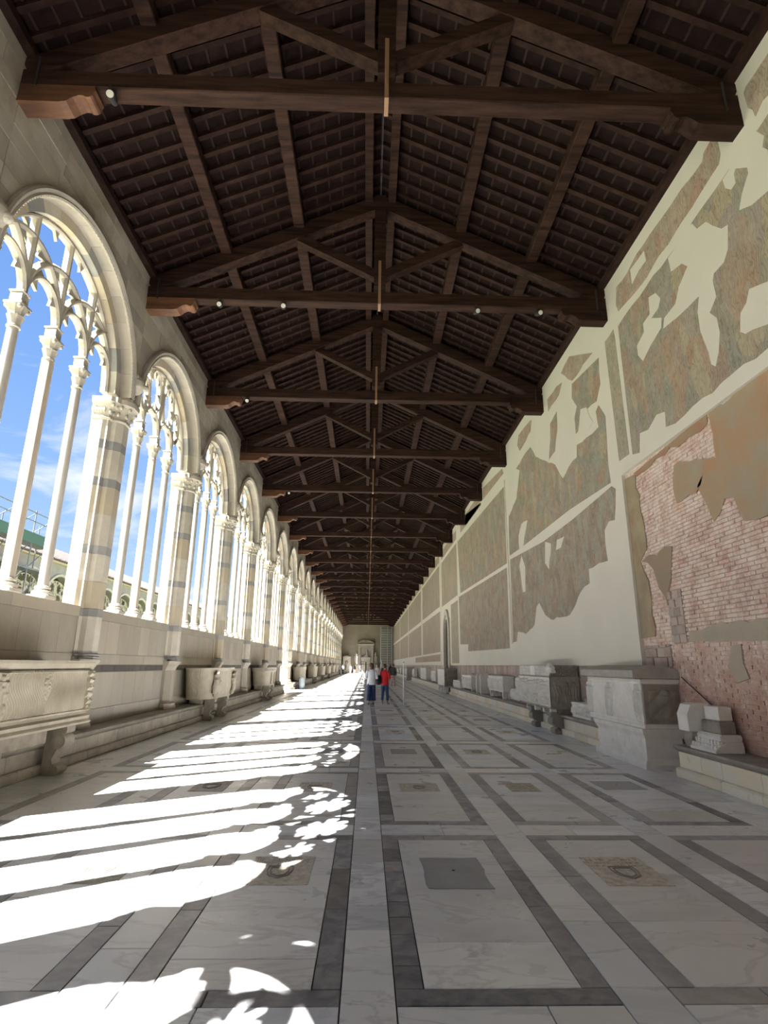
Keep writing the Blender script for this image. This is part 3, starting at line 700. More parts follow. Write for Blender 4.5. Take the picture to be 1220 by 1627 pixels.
# tracery bars swept in the window plane
XT0, XT1 = -5.43, -5.28
def sweep(b, pts, wd=.085, d=1.0, clip=True):
    """moulded bar: hexagonal section across the window plane"""
    out = []
    for p in pts:
        if clip and (p[1] > ZC and math.hypot(p[0], p[1]-ZC) > RI+.03 or abs(p[0]) > RI+.03): 
            if len(out) > 1: _sw(b, out, wd, d)
            out = []
        else: out.append(p)
    if len(out) > 1: _sw(b, out, wd, d)
def _sw(b, pts, wd, d):
    wd *= 1.1; n = len(pts); vs = []; xm = (XT0+XT1)/2; hd = (XT1-XT0)/2*d
    closed = n > 3 and math.hypot(pts[0][0]-pts[-1][0], pts[0][1]-pts[-1][1]) < 1e-4
    for i in range(n):
        a = pts[(i-1) if i or not closed else n-2]; c = pts[(i+1) if i < n-1 else (1 if closed else i)]
        if i == 0 and not closed: a = pts[0]
        tx, tz = c[0]-a[0], c[1]-a[1]; L = math.hypot(tx, tz) or 1; nx, nz_ = -tz/L, tx/L
        for (o, x) in ((-1, -.45), (-.35, -1), (.35, -1), (1, -.45), (1, .45), (.35, 1), (-.35, 1), (-1, .45)):
            vs.append((xm+x*hd, pts[i][0]+nx*o*wd/2, pts[i][1]+nz_*o*wd/2))
    fs = [(i*8+j, i*8+(j+1)%8, (i+1)*8+(j+1)%8, (i+1)*8+j) for i in range(n-1) for j in range(8)]
    if not closed: fs += [tuple(range(7,-1,-1)), tuple(range((n-1)*8, n*8))]
    b.add(vs, fs)
def cusp(b, c, d, L=.13, w=.05):
    L *= 1.45; w *= 1.3
    """pointed foil tip starting at c towards direction d"""
    dx, dz = d; l = math.hypot(dx, dz); dx /= l; dz /= l; px, pz = -dz, dx
    P = [(c[0]-px*w*s_-dx*.02+dx*L*t_, c[1]-pz*w*s_-dz*.02+dz*L*t_) for s_, t_ in ((2.6,0),(1.3,.22),(.7,.55),(.42,.8),(0,1.12),(-.42,.8),(-.7,.55),(-1.3,.22),(-2.6,0))]
    b.prism(P, XT0+.05, XT1-.05, 'x')
U = .95; ZT = 6.98
def half(cy, r, z0, n=16, sq=1.0): return [(cy-r*math.cos(PI*i/n), z0+r*sq*math.sin(PI*i/n)) for i in range(n+1)]
def tracery_a():
    b = MB()
    for c in (-U, 0, U):
        sweep(b, [(c, ZC+.0), (c, ZC+.5), (c, ZC+1.2), (c, ZC+math.sqrt(RI*RI-c*c)+.02)], .095)
    for c in (-1.5*U, -.5*U, .5*U, 1.5*U):
        sweep(b, half(c, U/2, ZT, sq=1.25), .075)
        for t in (.28, .72): p = (c-U/2*math.cos(PI*t)*.95, ZT+U/2*1.25*math.sin(PI*t)*.93); cusp(b, p, (c-p[0], ZT+.05-p[1]), .12)
    for c in (-U, 0, U, -2*U, 2*U):
        h = half(c, U, ZT, 24, 1.12); sweep(b, h, .09)
        if abs(c) < 1.5*U:
            for t in (.22, .40, .60, .78):
                p = (c-U*math.cos(PI*t)*.96, ZT+U*1.12*math.sin(PI*t)*.95); cusp(b, p, (c-p[0]+(.25 if t < .5 else -.25), ZT+.5-p[1]), .13)
    for t in (.2, .35, .5, .65, .8):
        t2 = PI*(t+.07); p = (-(RI-.02)*math.cos(t2), ZC+(RI-.02)*math.sin(t2)); cusp(b, p, (-p[0], ZC-p[1]), .15)
    A = half(0, RI-.035, ZC, 36); sweep(b, A, .07, clip=False)
    return b.mesh('tracery', M_cream)
def ell(cy, cz, a, c, n=28): return [(cy+a*math.sin(2*PI*i/n), cz+c*math.cos(2*PI*i/n)) for i in range(n+1)]
def tracery_b():
    b = MB()
    sweep(b, [(0, ZC), (0, ZC+.6), (0, ZC+1.2), (0, ZC+RI)], .10)
    for c in (-U, U): sweep(b, [(c, ZC), (c, ZC+.35), (c*.98, ZC+.75)], .09)
    for c in (-1.5*U, -.5*U, .5*U, 1.5*U):
        L = [(c-U/2*math.cos(PI*i/18), ZT-.05+.62*(math.sin(PI*i/18)**.8)) for i in range(19)]; sweep(b, L, .075)
        for t in (.25, .75): p = (c-U/2*math.cos(PI*t)*.95, ZT+.45); cusp(b, p, (c-p[0], -.15), .11)
    for c, z0, a, h in ((-.47, ZC+1.22, .37, .55), (.47, ZC+1.22, .37, .55), (-U-.10, ZC+.88, .27, .42), (U+.10, ZC+.88, .27, .42)):
        E_ = ell(c, z0, a, h); sweep(b, E_, .075, clip=False)
        for i in (3.5, 7, 10.5, 17.5, 21, 24.5, 14, 0.001):
            t = 2*PI*i/28; p = (c+a*.93*math.sin(t), z0+h*.93*math.cos(t)); cusp(b, p, (c-p[0], z0-p[1]), .12, .042)
    A = half(0, RI-.035, ZC, 36); sweep(b, A, .07, clip=False)
    for s_ in (-1, 1):
        sweep(b, [(s_*U*1.0, ZT+.35), (s_*1.62, ZT+.95)], .07); sweep(b, [(s_*.75, ZC+1.45), (s_*.98, ZC+1.68)], .07)
    return b.mesh('tracery', M_cream)
TA, TB = tracery_a(), tracery_b()
def leafmod(z0, z1):
    return lambda r, z, t: r*(1+.10*max(0, math.cos(8*t+(0 if (z-z0) < (z1-z0)/2 else PI)))) if z0 < z < z1 else r
def col_meshes():
    o = {}
    for key, n, rr, m_ in (('round', 16, .084, M_col), ('oct', 8, .102, M_col2)):
        b = MB(); b.lathe([(rr*1.05, 2.80), (rr, 2.84), (rr, 4.5), (rr*.93, 6.42)], n=n); o[key] = b.mesh('column', m_, 60 if n > 8 else False)
    b = MB(); b.cbox(-.16, .16, -.16, .16, 2.592, 2.66, .012); b.lathe([(.15,2.66),(.155,2.69),(.15,2.715),(.115,2.735),(.11,2.755),(.125,2.775),(.12,2.795),(.09,2.81)], n=20); o['base'] = b.mesh('column_base', M_cream, 40)
    b = MB(); b.lathe([(.078,6.40),(.096,6.415),(.096,6.435),(.078,6.45),(.085,6.52),(.115,6.60),(.095,6.61),(.105,6.68),(.145,6.755),(.12,6.77)], n=32, mod=leafmod(6.45, 6.76))
    for sx in (-1, 1):
        for sy in (-1, 1): b.blob((sx*.10, sy*.10, 6.735), (.035,.035,.035), None, 8, 6)
    b.cbox(-.135, .135, -.135, .135, 6.76, 6.81, .012); o['capital'] = b.mesh('column_capital', M_cream, 50)
    b = MB(); b.cbox(-.09, .09, -.085, .085, 6.81, 6.99, .015); b.cbox(-.11, .11, -.10, .10, 6.99, 7.02, .008); o['impost'] = b.mesh('impost_block', M_cream)
    return o
CM = col_meshes()
for k in range(KMIN, KMAX+1):
    wname = 'window_%d' % (k-KMIN+1)
    wd = struct(empty(wname, None, (0, win_y(k), 0)))
    link('tracery', (TA if k % 3 == 0 else TB), wd)
    link('archivolt', AV, wd)
    for i in range(NV):
        if k >= -1:
            if k <= 10: link('voussoir', vous_o[i], wd)
            link('voussoir', vous_i[i], wd)
        else: link('voussoir', vous_i[i], wd)
    zoff = 0
    for j, c in enumerate((-U, 0, U)):
        key = 'oct' if j == 1 else 'round'
        o = link('column', CM[key], wd, (-5.37, c, 0)); link('column_base', CM['base'], o); link('column_capital', CM['capital'], o); link('impost_block', CM['impost'], o)
        if k == DOOR_K: q = MB(); q.lathe([(.1,0),(.085,2.82)], n=10); q.obj('column_footing', M_col, o)

# ---------------------------------------------------------------- end walls
b = MB(); b.box(-6.0, 6.0, YE, YE+.5, 0, 13); we = struct(b.obj('wall_far', M_endw))
b = MB(); b.box(-6.0, 6.0, YB-.4, YB, 0, 13); wn = struct(b.obj('wall_near', M_endw))

# ---------------------------------------------------------------- roof
ceiling = struct(empty('ceiling', None))
XC = .145; HW = XC-XU; SL = .48; ZR = 9.97          # rafter underside height at the wall
def zr(x): return ZR + SL*(HW-abs(x-XC))
def sloped(b, x0, x1, y0, y1, h, dz=0, mi=0):
    """beam lying on the slope, from x0 to x1 (same side)"""
    z0, z1 = zr(x0)+dz, zr(x1)+dz
    vs = [(x0,y0,z0),(x1,y0,z1),(x1,y1,z1),(x0,y1,z0),(x0,y0,z0+h),(x1,y0,z1+h),(x1,y1,z1+h),(x0,y1,z0+h)]
    fs = [(0,3,2,1),(4,5,6,7),(0,1,5,4),(1,2,6,5),(2,3,7,6),(3,0,4,7)]
    if x1 < x0: fs = [f[::-1] for f in fs]
    b.add(vs, fs, mi)
XWR = 5.33
sides = ((XU-.1, XC-.02), (XC+(HW)+.1, XC+.02))
RA_m = []
for (a, c) in sides:
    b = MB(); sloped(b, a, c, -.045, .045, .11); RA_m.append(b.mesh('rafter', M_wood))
NB = 13; RSP = S/NB
tile_xs = [.0 + i*.30 for i in range(19)]
t_parts = 0; raf_far = MB(); tile_far = MB(); fil = MB(); n_r = 0
TY = 6.17                                   # truss centre of truss 0
kmin, kmax = -2, 23
def truss_y(i): return TY + S*i
TMs = []
for (a, c) in sides:
    b = MB(); s_ = 1 if c > a else -1; sloped(b, 0, 0, 0, 0, 0) if 0 else None
    z = 0; dx = .285*s_; 
    vs = [(0,-.155,0),(dx,-.155,SL*.285),(dx,.155,SL*.285),(0,.155,0),(0,-.155,.03),(dx,-.155,.03+SL*.285),(dx,.155,.03+SL*.285),(0,.155,.03)]
    fs = [(0,3,2,1),(4,5,6,7),(0,1,5,4),(1,2,6,5),(2,3,7,6),(3,0,4,7)]
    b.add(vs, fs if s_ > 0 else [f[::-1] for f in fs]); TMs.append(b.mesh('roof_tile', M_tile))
for i in range(int((YE-YB)/RSP)+1):
    y = 7.02 - RSP*int((7.02-YB)/RSP) + RSP*i
    if y > YE-.1: break
    for si, (a, c) in enumerate(sides):
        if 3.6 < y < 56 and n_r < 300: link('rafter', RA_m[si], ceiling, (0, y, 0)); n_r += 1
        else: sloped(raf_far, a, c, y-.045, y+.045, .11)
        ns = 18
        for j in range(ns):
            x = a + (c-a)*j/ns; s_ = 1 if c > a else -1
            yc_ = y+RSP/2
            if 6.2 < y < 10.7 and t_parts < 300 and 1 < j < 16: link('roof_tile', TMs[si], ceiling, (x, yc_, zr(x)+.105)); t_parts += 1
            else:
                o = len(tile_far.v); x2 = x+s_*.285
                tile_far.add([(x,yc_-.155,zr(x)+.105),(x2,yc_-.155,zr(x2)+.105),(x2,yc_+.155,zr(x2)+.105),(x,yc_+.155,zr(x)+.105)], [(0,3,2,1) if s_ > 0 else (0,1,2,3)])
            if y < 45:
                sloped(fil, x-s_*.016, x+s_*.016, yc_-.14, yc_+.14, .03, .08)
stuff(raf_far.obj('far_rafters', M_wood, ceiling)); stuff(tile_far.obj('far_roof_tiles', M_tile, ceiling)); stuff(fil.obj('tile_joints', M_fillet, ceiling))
b = MB(); sloped(b, XU-.62, XC, YB-.3, YE+.3, .1, .15); sloped(b, XWR+1.2, XC, YB-.3, YE+.3, .1, .15); b.obj('roof_deck', M_roof, ceiling)
b = MB(); b.box(XU-.02, XU+.13, YB, YE, 9.86, 9.99); b.obj('wall_plate', M_wood, ceiling)
b = MB(); b.box(5.10, 5.26, YB, YE, 9.86, 9.99); b.obj('wall_plate', M_wood, ceiling)
for i in range(kmin, kmax):
    y0, y1 = truss_y(i), truss_y(i+1); y1 = min(y1, YE)
    if y0 > YE: break
    for dx in (-3.47, -1.87, 1.87, 3.47):
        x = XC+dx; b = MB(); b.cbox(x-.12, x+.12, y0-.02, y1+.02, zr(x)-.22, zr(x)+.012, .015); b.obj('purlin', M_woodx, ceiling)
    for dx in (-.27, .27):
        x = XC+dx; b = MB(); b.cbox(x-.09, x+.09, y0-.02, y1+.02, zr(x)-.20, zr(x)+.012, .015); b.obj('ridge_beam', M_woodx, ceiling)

# trusses
TH = .125
def beam2(b, p, q, h, th=TH, mi=0):
    """inclined beam in the truss plane, p,q centre-line ends (x,z), depth h"""
    d = Vector((q[0]-p[0], q[1]-p[1])); d.normalize(); nx, nz_ = -d.y*h/2, d.x*h/2
    P = [(p[0]-nx,p[1]-nz_),(q[0]-nx,q[1]-nz_),(q[0]+nx,q[1]+nz_),(p[0]+nx,p[1]+nz_)]
    b.prism(P, -th, th, 'y', mi)
def corbel(s_):
    b = MB(); x0 = XU-.05 if s_ < 0 else 5.30; d = 1 if s_ < 0 else -1
    P = [(0,.30),(0,.0),(.62,.0),(.72,.02),(.80,.09),(.88,.13),(.98,.12),(1.06,.16),(1.10,.23),(1.08,.30)]
    b.prism([(x0+d*x, 9.045+z) for x, z in P], -.13, .13, 'y')
    b.tube((x0+d*1.0, -.135, 9.215), (x0+d*1.0, .135, 9.215), .075, n=14)
    return b.mesh('corbel', M_corbel if s_ < 0 else M_woodx)
parts = []
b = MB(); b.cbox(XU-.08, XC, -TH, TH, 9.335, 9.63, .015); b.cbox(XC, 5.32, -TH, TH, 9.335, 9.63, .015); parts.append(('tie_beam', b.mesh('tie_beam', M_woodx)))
for s_ in (-1, 1):
    e_ = XC+s_*(HW-.02)
    b = MB(); beam2(b, (e_, 9.66), (XC+s_*.05, 9.66+SL*(HW-.07)+.02), .33); parts.append(('principal_rafter', b.mesh('principal_rafter', M_woodx)))
    b = MB(); beam2(b, (XC+s_*.08, 10.12), (XC+s_*1.86, 11.06), .20, .10); parts.append(('strut', b.mesh('strut', M_woodx)))
b = MB(); b.cbox(XC-.13, XC+.13, -.13, .13, 9.78, 12.30, .015); parts.append(('king_post', b.mesh('king_post', M_woodx)))
b = MB()
for y in (-.14, .13): b.box(XC-.03, XC+.03, y, y+.012, 9.32, 10.45)
b.box(XC-.03, XC+.03, -.14, .142, 9.315, 9.332)
STR = b.mesh('iron_strap', M_brass)
for s_ in (-1, 1): parts.append(('corbel', corbel(s_)))
TBS = []
for s_ in (-1, 1):
    TIE = MB(); x = XC+s_*(HW-.22); TIE.tube((x, -.145, 9.30), (x+.0, -.145, 9.82), .018, n=6); TBS.append(TIE.mesh('iron_bolt', M_iron))
ordn = ['first', 'second', 'third', 'fourth', 'fifth', 'sixth', 'seventh', 'eighth', 'ninth', 'tenth', 'eleventh', 'twelfth', 'thirteenth', 'fourteenth', 'fifteenth', 'sixteenth', 'seventeenth', 'eighteenth', 'nineteenth', 'twentieth', 'twenty-first', 'twenty-second', 'twenty-third', 'twenty-fourth', 'twenty-fifth']
for i in range(0, kmax+1):
    if truss_y(i) > YE-.3: break
    if i == 0: lab = 'nearest dark timber roof truss, at the top of the picture, with red-brown corbel ends'
    else: lab = 'dark timber roof truss, %s counting down from the top of the picture' % ordn[i]
    t = thing('roof_truss', lab, 'roof truss', (0, truss_y(i), 0), 0, 'timber roof trusses over the corridor')
    for nm, me in parts: link(nm, me, t)
    link('iron_strap', STR, t)
    for me in TBS: link('iron_bolt', me, t)

# ---------------------------------------------------------------- stone benches
def bench(x_wall, x_face, y0, y1, ztop, label, mseat, mface, n_parts=True, plinth=.055, group='stone benches along the walls'):
    s_ = 1 if x_face > x_wall else -1
    t = thing('stone_bench', label, 'bench', (x_wall, y0, 0), 0, group)
    L = y1-y0; r5 = random.Random(int(y0*10)); D = abs(x_face-x_wall)
    def bx(b, d0, d1, a, c, z0, z1, ch=.012):
        xa, xb = sorted((s_*d0, s_*d1)); b.cbox(xa, xb, a, c, z0, z1, ch)
    for nm, sp, f in (('seat_slab', (1.3, 2.4), 0), ('face_block', (.45, .8), 1), ('plinth_block', (.6, 1.1), 2)):
        y = 0; far = MB(); m_ = mseat if f == 0 else mface
        while y < L-.01:
            l = r5.uniform(*sp); 
            if L-(y+l) < sp[0]*.5: l = L-y
            b = MB() if (n_parts and y0+y < 36) else far
            if f == 0:
                xs = [(0,ztop-.10),(D-.02,ztop-.10),(D+.05,ztop-.055),(D+.065,ztop-.03),(D+.055,ztop-.004),(D+.03,ztop),(0,ztop)]
                b.prism([(s_*x, z) for x, z in xs], y+.003, y+l-.003, 'y')
            elif f == 1: bx(b, 0, D-.02, y+.003, y+l-.003, .14, ztop-.10, .008)
            else: bx(b, 0, D+plinth, y+.004, y+l-.004, 0, .145, .02)
            if b is not far: b.obj(nm, m_, t)
            y += l
        if far.v: stuff(far.obj('far_'+nm+'s', m_, t))
    return t
bench(XL, -4.80, YB, 34.05, .46, 'long cream stone bench under the arcade windows, ending at the sunlit doorway', M_seat, M_bench)
bench(XL, -4.80, 38.65, YE-1.5, .46, 'stone bench under the arcade windows beyond the sunlit doorway', M_seat, M_bench, False)
bench(5.31, 4.80, 2.0, 9.12, .465, 'near right stone bench with yellowish face slabs, below the bare brick wall', M_seat, M_benchy)
bench(5.31, 4.86, 11.9, 33.9, .465, 'stone bench on the right from the gabled sarcophagus to the one on claw legs', M_seat, M_benchy)
bench(5.31, 4.86, 38.9, 63.0, .465, 'stone bench on the right beyond the pointed doorway', M_seat, M_benchy, False)
bench(5.31, 4.86, 68.0, YE-2, .465, 'farthest stone bench at the end of the right wall', M_seat, M_benchy, False)
# ================================================================== THINGS
def uvg(nu, nv): return np.meshgrid(np.linspace(0, 1, nu), np.linspace(0, 1, nv))
def vnoise(nu, nv, cells, seed):
    r = np.random.RandomState(seed); G = r.rand(cells[1]+2, cells[0]+2); u = np.linspace(0, cells[0], nu); v = np.linspace(0, cells[1], nv)
    i = np.floor(u).astype(int); fu = u-i; j = np.floor(v).astype(int); fv = v-j; fu = fu*fu*(3-2*fu); fv = (fv*fv*(3-2*fv))[:, None]
    return (G[j][:, i]*(1-fu)+G[j][:, i+1]*fu)*(1-fv)+(G[j+1][:, i]*(1-fu)+G[j+1][:, i+1]*fu)*fv
def strigil(u, v, n, d=.011, A=.055, sgn=1):
    ph = (u + sgn*A*np.sin(2*PI*(v-.5)*.95))*n
    return d*(np.abs(np.sin(PI*ph))**.7)
def figure_h(u, v, uc, wd, d=.05, sway=0.):
    """standing draped figure relief; u in metres, v 0..1"""
    c = uc + sway*np.sin(v*4)
    head = np.clip(1-((u-c)/(wd*.42))**2-((v-.88)/.095)**2, 0, 1)**.5
    wv = wd*(.62+.38*np.cos((v-.62)*4.2)); body = np.clip(1-((u-c)/wv)**2, 0, 1)**.5*(v < .80)*(v > .03)
    folds = .30*np.sin((u-c)/wd*11+np.sin(v*9+uc*7)*1.6)*body
    leg = -.5*np.exp(-((u-c)/(wd*.12))**2)*(v < .28)
    return d*np.maximum(head, body*.8+folds+leg*body)
def crowd_h(nu, nv, W, n, seed, d=.045):
    u, v = uvg(nu, nv); u = u*W; r = random.Random(seed); H = np.zeros_like(u)
    for i in range(n):
        uc = W*(i+.5+r.uniform(-.25, .25))/n; H = np.maximum(H, figure_h(u, v*r.uniform(1., 1.12), uc, W/n*r.uniform(.42, .62), d*r.uniform(.8, 1.2), r.uniform(-.03, .03)))
    H = H*(1-.35*(v > .93)); H += d*.30*(vnoise(nu, nv, (n*6, 14), seed)-.3)
    return H*np.minimum(1, np.minimum(v, 1-v)*9)*np.minimum(1, np.minimum(u/W, 1-u/W)*40)
def tangle_h(nu, nv, seed, d=.03, c=(16, 8)):
    a = vnoise(nu, nv, c, seed)+.5*vnoise(nu, nv, (c[0]*2, c[1]*2), seed+1)
    return d*np.abs(np.sin(a*9))
def moulding(b, x0, x1, y0, y1, prof, mi=0):
    """stack of chamfered slabs: prof = (z, outset) pairs"""
    vs = []
    for z, o in prof: vs += [(x0-o,y0-o,z),(x1+o,y0-o,z),(x1+o,y1+o,z),(x0-o,y1+o,z)]
    k = len(prof); fs = [(3,2,1,0), (4*k-4,4*k-3,4*k-2,4*k-1)]
    for j in range(k-1): fs += [(4*j+i, 4*j+(i+1)%4, 4*j+4+(i+1)%4, 4*j+4+i) for i in range(4)]
    b.add(vs, fs, mi)
def scroll_leg(h, depth, th, parent, m_, loc, d=1, rz=0):
    """S-shaped scroll bracket: profile in (x,z), d=+1 the volute faces +x"""
    b = MB(); P = [(0,h),(depth*.95,h),(depth,h-.05),(depth*.98,h-.10),(depth*.78,h-.13),(depth*.92,h-.20),(depth*.86,h-.30),(depth*.62,h-.34),(depth*.45,h-.45),(depth*.40,h*.38),(depth*.5,.16),(depth*.72,.13),(depth*.80,.06),(depth*.70,0),(depth*.15,0),(0,0),(0,.15)]
    P = [(max(0,x)*d, max(0, z)) for x, z in P]; b.prism(P, -th/2, th/2, 'y')
    cx, cz = depth*.66*d, h-.22
    b.tube((cx, -th/2-.022, cz), (cx, th/2+.022, cz), .105, n=16); b.tube((cx, -th/2-.036, cz), (cx, th/2+.036, cz), .07, n=14); b.tube((cx, -th/2-.05, cz), (cx, th/2+.05, cz), .03, n=10)
    b.tube((depth*.62*d, -th/2-.015, .075), (depth*.62*d, th/2+.015, .075), .065, n=12)
    return b.obj('scroll_leg', m_, parent, 30, loc)

# --- near left sarcophagus (strigilated) ---------------------------------
t = thing('strigil_sarcophagus', 'cream marble sarcophagus with curved fluting and a carved corner figure, nearest on the left bench', 'sarcophagus', (-4.40, 7.05, 0), 0)
b = MB(); W_, D_ = 2.42, .78     # runs along +y, back towards -x
moulding(b, -D_, -.02, 0, W_, [(.74,.03),(.80,.04),(.83,.0),(.86,-.01),(1.50,-.01),(1.53,.015),(1.58,.03),(1.62,.03)])
b.obj('chest', M_sarc, t)
nu, nv = 330, 90; u, v = uvg(nu, nv); um = u*W_
lp = (um > .25) & (um < 1.16); rp = (um >= 1.16) & (um < W_-.16)
H = np.where(lp, strigil(um/1.0, v, 19, .016, .10, 1), np.where(rp, strigil((um)/1.0, v, 19, .016, .10, -1), 0))
man = np.clip(1-((um-1.16)/.10)**2-((v-.68)/.34)**2, 0, 1)**.5
H = np.where(man > 0, .03*man+.02*(vnoise(nu, nv, (70, 24), 5)-.4), H)
cor = (um < .25); H = np.where(cor, .03+.035*figure_h(um, v, .12, .13, 1., .01)+.03*(vnoise(nu, nv, (60, 18), 8)-.4), H)
H = np.where(um > W_-.16, .025+.03*np.sin(v*19)**2+.03*(vnoise(nu, nv, (80, 22), 9)-.3), H)
edge = np.minimum(1, np.minimum(v, 1-v)*30); H = H*edge+np.where((v > .95) | (v < .05), .015, 0)
b = MB(); b.grid((-.012, 0, .87), (0, W_, 0), (0, 0, .62), (1, 0, 0), H); b.obj('fluted_front', M_sarc, t, 50)
b = MB(); moulding(b, -D_, -.01, 0, W_, [(.68,.0),(.69,.045),(.72,.055),(.75,.03)]); b.obj('base_moulding', M_sarc, t)
for yy in (.28, 2.05): scroll_leg(.69, .30, .24, t, M_old_shade, (-.33, yy, 0))
b = MB(); b.cbox(-.6, -.2, .6, 1.7, .46, .69, .02); b.obj('support_block', M_old_shade, t)

# --- oval tub with lion heads --------------------------------------------
def tub(label, yc, L, D, z0, z1, nfl, lion_ends=True, m_=M_sarc, top_dark=None, group=None, seg=260, nvv=26, leg=True):
    t = thing('tub_sarcophagus', label, 'sarcophagus', (-4.80, yc, 0), 0, group)
    vs = []; a, c = D/2, L/2; rows = nvv
    for j in range(rows+1):
        v = j/rows; tap = 1-.10*(1-v)
        for i in range(seg):
            th = 2*PI*i/seg; ex = .55
            x = a*math.copysign(abs(math.cos(th))**ex, math.cos(th)); y = c*math.copysign(abs(math.sin(th))**(ex*1.1), math.sin(th))
            s = i/seg*nfl; h = 0
            if .06 < v < .93 and nfl: h = .012*abs(math.sin(PI*(s+1.3*math.sin(2*PI*(v-.5)*.9))))
            n = Vector((x/a, y/c*.6)); n.normalize() if n.length else None
            o = h + (.028 if v >= .93 else (.02 if v <= .06 else 0))
            vs.append(((x*tap)+n.x*o, (y*tap)+n.y*o, z0+(z1-z0)*v))
    b = MB(); fs = [(j*seg+i, j*seg+(i+1)%seg, (j+1)*seg+(i+1)%seg, (j+1)*seg+i) for j in range(rows) for i in range(seg)]
    fs += [tuple(range(seg-1,-1,-1))]; b.add(vs, fs)
    # hollow top: rim ring and floor
    o = rows*seg; inner = [(p[0]*.86, p[1]*.95, z1) for p in vs[o:o+seg]]; deep = [(p[0]*.84, p[1]*.94, z1-.25) for p in vs[o:o+seg]]
    b2 = MB(); b2.add([p for p in vs[o:o+seg]]+inner+deep, [(i, (i+1)%seg, seg+(i+1)%seg, seg+i) for i in range(seg)]+[(seg+i, seg+(i+1)%seg, 2*seg+(i+1)%seg, 2*seg+i) for i in range(seg)]+[tuple(range(2*seg, 3*seg))])
    b.obj('tub', m_, t, 50); b2.obj('rim', m_ if not top_dark else top_dark, t)
    if top_dark:
        b = MB(); q = [(p[0]*1.05, p[1]*1.03) for p in vs[o:o+seg:6]]; b.prism(q, z1, z1+.13, 'z'); b.obj('lid', top_dark, t)
    if lion_ends:
        for sy in (-1, 1):
            b = MB(); y = sy*(c*.60)
            b.blob((a+.0, y, z0+.62*(z1-z0)), (.13,.16,.17), lambda d: 1+.14*math.sin(7*math.atan2(d.y, d.z))*(1 if d.x < .6 else .2), 20, 12)
            b.blob((a+.09, y, z0+.55*(z1-z0)), (.07,.07,.07), None, 12, 8); b.blob((a+.0, y+sy*.12, z0+.35*(z1-z0)), (.07,.12,.22), lambda d: 1+.12*math.sin(9*d.z), 12, 10)
            b.blob((a-.02, y-sy*.05, z0+.14*(z1-z0)), (.09,.10,.10), None, 10, 8); b.blob((a+.03, y+sy*.03, z0+.78*(z1-z0)), (.08,.2,.09), lambda d: 1+.2*math.sin(11*d.y), 14, 8)
            b.obj('lion_figure', m_, t, 60)
    if leg:
        for yy in (-c*.42, c*.42):
            scroll_leg(z0, .30, .26, t, M_old_shade, (.09, yy, 0))
        b = MB(); b.cbox(-.3, .05, -c*.6, c*.6, .46, z0, .02); b.obj('support_block', M_old_shade, t)
    return t
tub('cream oval tub sarcophagus with S-shaped fluting and lion heads, second on the left', 18.15, 3.5, .86, .62, 1.47, 56)
t3 = tub('shorter cream stone tub with a dark slab lid, third sarcophagus on the left bench', 27.4, 2.5, .84, .66, 1.30, 0, False, M_sarc, M_old_shade)
b = MB()
for y in (-.55, .25): b.cbox(.40, .445, y, y+.10, .72, 1.26, .01)
b.obj('corner_strip', M_sarc, t3)
tub('plain broad pale tub behind the blue-grey bin on the left', 41.6, 2.7, .84, .60, 1.42, 0, False, seg=60, nvv=6)
for i, (y, L) in enumerate(((51.3, 2.5), (61.0, 2.4), (71.0, 2.5), (80.5, 2.4), (88.5, 2.4))):
    tub('distant pale fluted tub sarcophagus on the left bench, %s behind the blue-grey bin' % ('second', 'third', 'fourth', 'fifth', 'sixth')[i], y, L, .84, .58, 1.45, 30, False, seg=120, nvv=8, leg=i < 3)

# --- litter bins --------------------------------------------------------
def bin_(x, y, lab, r=.20, h=.78):
    t = thing('litter_bin', lab, 'bin', (x, y, 0)); b = MB(); b.lathe([(r*.92,0),(r,.03),(r,h-.1),(r*.98,h-.08)], n=20); b.obj('bin_body', mat('bin_grey', (.28,.33,.36), rough=.4, metal=.2) if 'bin_grey' not in MATS else MATS['bin_grey'], t, 40)
    b = MB(); b.lathe([(r*1.04,h-.1),(r*1.04,h-.01),(r*.8,h),(r*.72,h-.02)], n=20); b.obj('bin_rim', M_steel, t, 40)
bin_(-4.36, 39.4, 'blue-grey cylindrical litter bin at the edge of the sunlit doorway'); bin_(-4.5, 99, 'small pale cylindrical bin far down the left side')

# --- right: gabled sarcophagus on stepped plinth -------------------------
t = thing('gabled_sarcophagus', 'large pale marble sarcophagus with gabled lid on a tall moulded plinth, nearest on the right', 'sarcophagus', (4.62, 9.75, 0), 0)
b = MB(); moulding(b, 0, .62, 0, 1.95, [(0,.055),(.07,.06),(.12,.03),(.15,.0),(.46,.0),(.50,.02),(.55,.05),(.62,.06)]); pl = b.obj('plinth', M_sarcw, t)
b = MB()
for y in (.35, .8, 1.3): b.cbox(-.006, .1, y, y+.42, .235, .32, .003); b.cbox(-.006, .1, y-.2, y+.2, .33, .44, .003)
b.obj('plinth_courses', M_sarcw, pl)
b = MB(); moulding(b, .04, .68, .02, 2.33, [(.62,.02),(.66,.02),(.69,.0),(1.34,.0),(1.37,.015),(1.41,.02)]); b.obj('chest', M_sarcw, t)
W_ = 2.33; nu, nv = 300, 80; u, v = uvg(nu, nv); um = u*W_
H = strigil(um, v, 26, .014, .05, 1)
for uc, wv in ((.13, .13), (W_*.56, .15), (W_-.11, .12)): 
    m_ = np.abs(um-uc) < wv; H = np.where(m_, figure_h(um, v, uc, wv*.85, .085, .01)+.012*vnoise(nu, nv, (90, 30), 4), H)
H = np.where((v > .95) | (v < .06), .018, H*np.minimum(1, np.minimum(v, 1-v)*20))
b = MB(); b.grid((.036, .02, .68), (0, W_, 0), (0, 0, .68), (-1, 0, 0), H[:, ::-1] if 0 else H); b.obj('carved_front', M_sarcw, t, 50)
